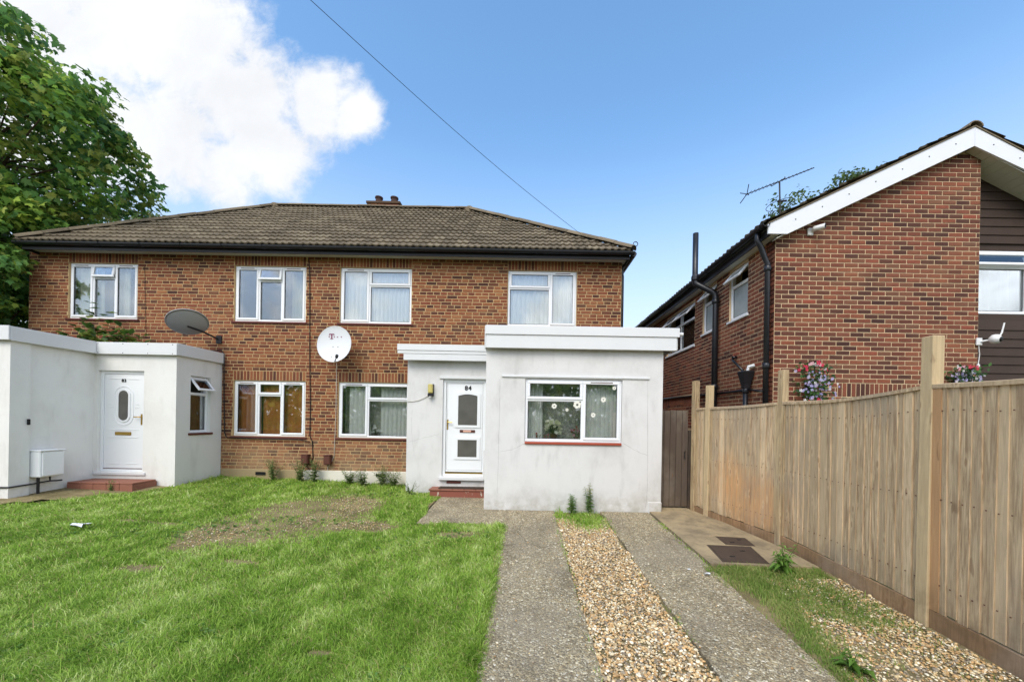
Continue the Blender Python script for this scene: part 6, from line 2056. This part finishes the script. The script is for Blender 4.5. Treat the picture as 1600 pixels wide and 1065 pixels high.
MAP = [L(104, 142, 66), L(130, 166, 70), L(84, 124, 66), L(170, 194, 82), L(152, 164, 80), L(112, 152, 72), L(94, 136, 72)]
def maple_shape(p):
    # keep the right-hand outline of the photograph's crown, in metres at the tree's own depth
    s_ = 600.0 / p.y
    px, py = 818 + p.x * s_ + (p.z - EYE) * s_ * TH_, 655 - (p.z - EYE) * s_ + p.x * s_ * TH_
    return True
tree('maple_tree', 'large green maple tree rising at the left beyond the brick houses', (-14.9, 9.6, .1), 3.2, (-14.35, 9.5, 7.55), (3.7, 2.3, 3.9), 500, 76, .165, MAP, .55, None, 4)
tree('bush', 'dark leafy bush beside the left end of the brick wall', (-12.9, 9.0, .1), 1.4, (-12.9, 9.1, 3.9), (1.15, 1.3, 1.6), 60, 70, .15, MAP, .45, None, 9, 'bush')
tree('garden_tree', 'small bush top showing above the left slope of the tiled roof', (-20.1, 21, 0), 5, (-20.3, 20.5, 11.0), (2.0, 1.5, 1.5), 60, 60, .2, [L(88, 116, 60), L(110, 134, 74), L(120, 120, 70)], .6, None, 12, 'tree', None, False)
tree('garden_tree', 'thin leaved tree showing above the neighbouring brick roof', (9.6, 13.0, 0), 4, (10.6, 13.0, 7.9), (2.5, 1.2, 2.1), 240, 46, .13, [L(84, 106, 56), L(108, 128, 72), L(70, 88, 48)], .34, None, 15, 'tree', None, False)
tree('bush', 'bright leafy branch tips hanging over the left end of the eaves', (-12.6, 8.0, .1), 2.6, (-12.0, 8.15, 4.75), (.85, .5, .95), 34, 60, .14, MAP, .36, None, 10, 'bush')
# across the street, mirrored in the windows
tree('street_tree', 'street tree across the road seen only mirrored in the windows', (-9.5, -16, -.4), 3, (-9.5, -16, 6.2), (3.2, 3, 3.2), 90, 60, .32, MAP, .9, None, 21, 'tree', None, False)
R_ = np.random.default_rng(5)  # leafy row out of view, added to darken what the lower windows mirror
nL = 26000
tx_ = R_.uniform(-60, 60, nL); ty_ = -27 + R_.normal(0, 1.6, nL); top_ = 6.0 + 1.6 * np.sin(tx_ * .35) + 1.2 * np.sin(tx_ * .93 + 1)
tz_ = -.4 + top_ * R_.random(nL) ** .8
ang_ = R_.uniform(0, 2 * PI, (nL, 3)); ls_ = R_.uniform(.25, .5, nL)
d1 = np.stack([np.cos(ang_[:, 0]), .5 * np.sin(ang_[:, 0]), np.sin(ang_[:, 1])], 1) * ls_[:, None]; d2 = np.stack([-np.sin(ang_[:, 0]), .4 * np.cos(ang_[:, 2]), np.cos(ang_[:, 1])], 1) * ls_[:, None] * .5
c0_ = np.stack([tx_, ty_, tz_], 1)
Vt = np.stack([c0_ - d1, c0_ + d2, c0_ + d1, c0_ - d2], 1).reshape(-1, 3); Tt = (np.array([(0, 1, 2), (0, 2, 3)])[None] + (np.arange(nL) * 4)[:, None, None]).reshape(-1, 3)
pc_ = np.array([k[:3] for k in MAP])[R_.integers(0, len(MAP), nL)]
tag(link(bpy.data.objects.new('hedge_row', fast_mesh('hedge_row', Vt, Tt, M['leaf'], np.repeat(pc_, 4, 0)))), 'unseen row of hedges and trees added behind the viewer to darken window reflections', None, None, 'stuff')
# ------------------------------------------------------------------ litter
def scrap(px, py, s_, label):
    x, y = GP2(px, py); z = float(gz(x, y)) + .02
    m = MB(); V = []
    for j in range(4):
        for i in range(4):
            V.append((x + (i - 1.5) * s_ * .5 + random.uniform(-.2, .2) * s_, y + (j - 1.5) * s_ * .35, z + random.uniform(0, .35) * s_ + .02))
    m.add(V, [(j * 4 + i, j * 4 + i + 1, j * 4 + i + 5, j * 4 + i + 4) for j in range(3) for i in range(3)])
    m.add([(a_, b_, c_ - .006) for a_, b_, c_ in V], [(j * 4 + i, j * 4 + i + 4, j * 4 + i + 5, j * 4 + i + 1) for j in range(3) for i in range(3)])
    tag(m.build('paper_scrap', M['litter']), label, 'litter')
scrap(1105, 897, .045, 'crumpled white scrap on the drive near the concrete pad')
scrap(123, 822, .12, 'white scrap of paper lying on the lawn at the left')
scrap(1077, 890, .02, 'tiny pale scrap on the drive left of the crumpled one')
# lawn flowers
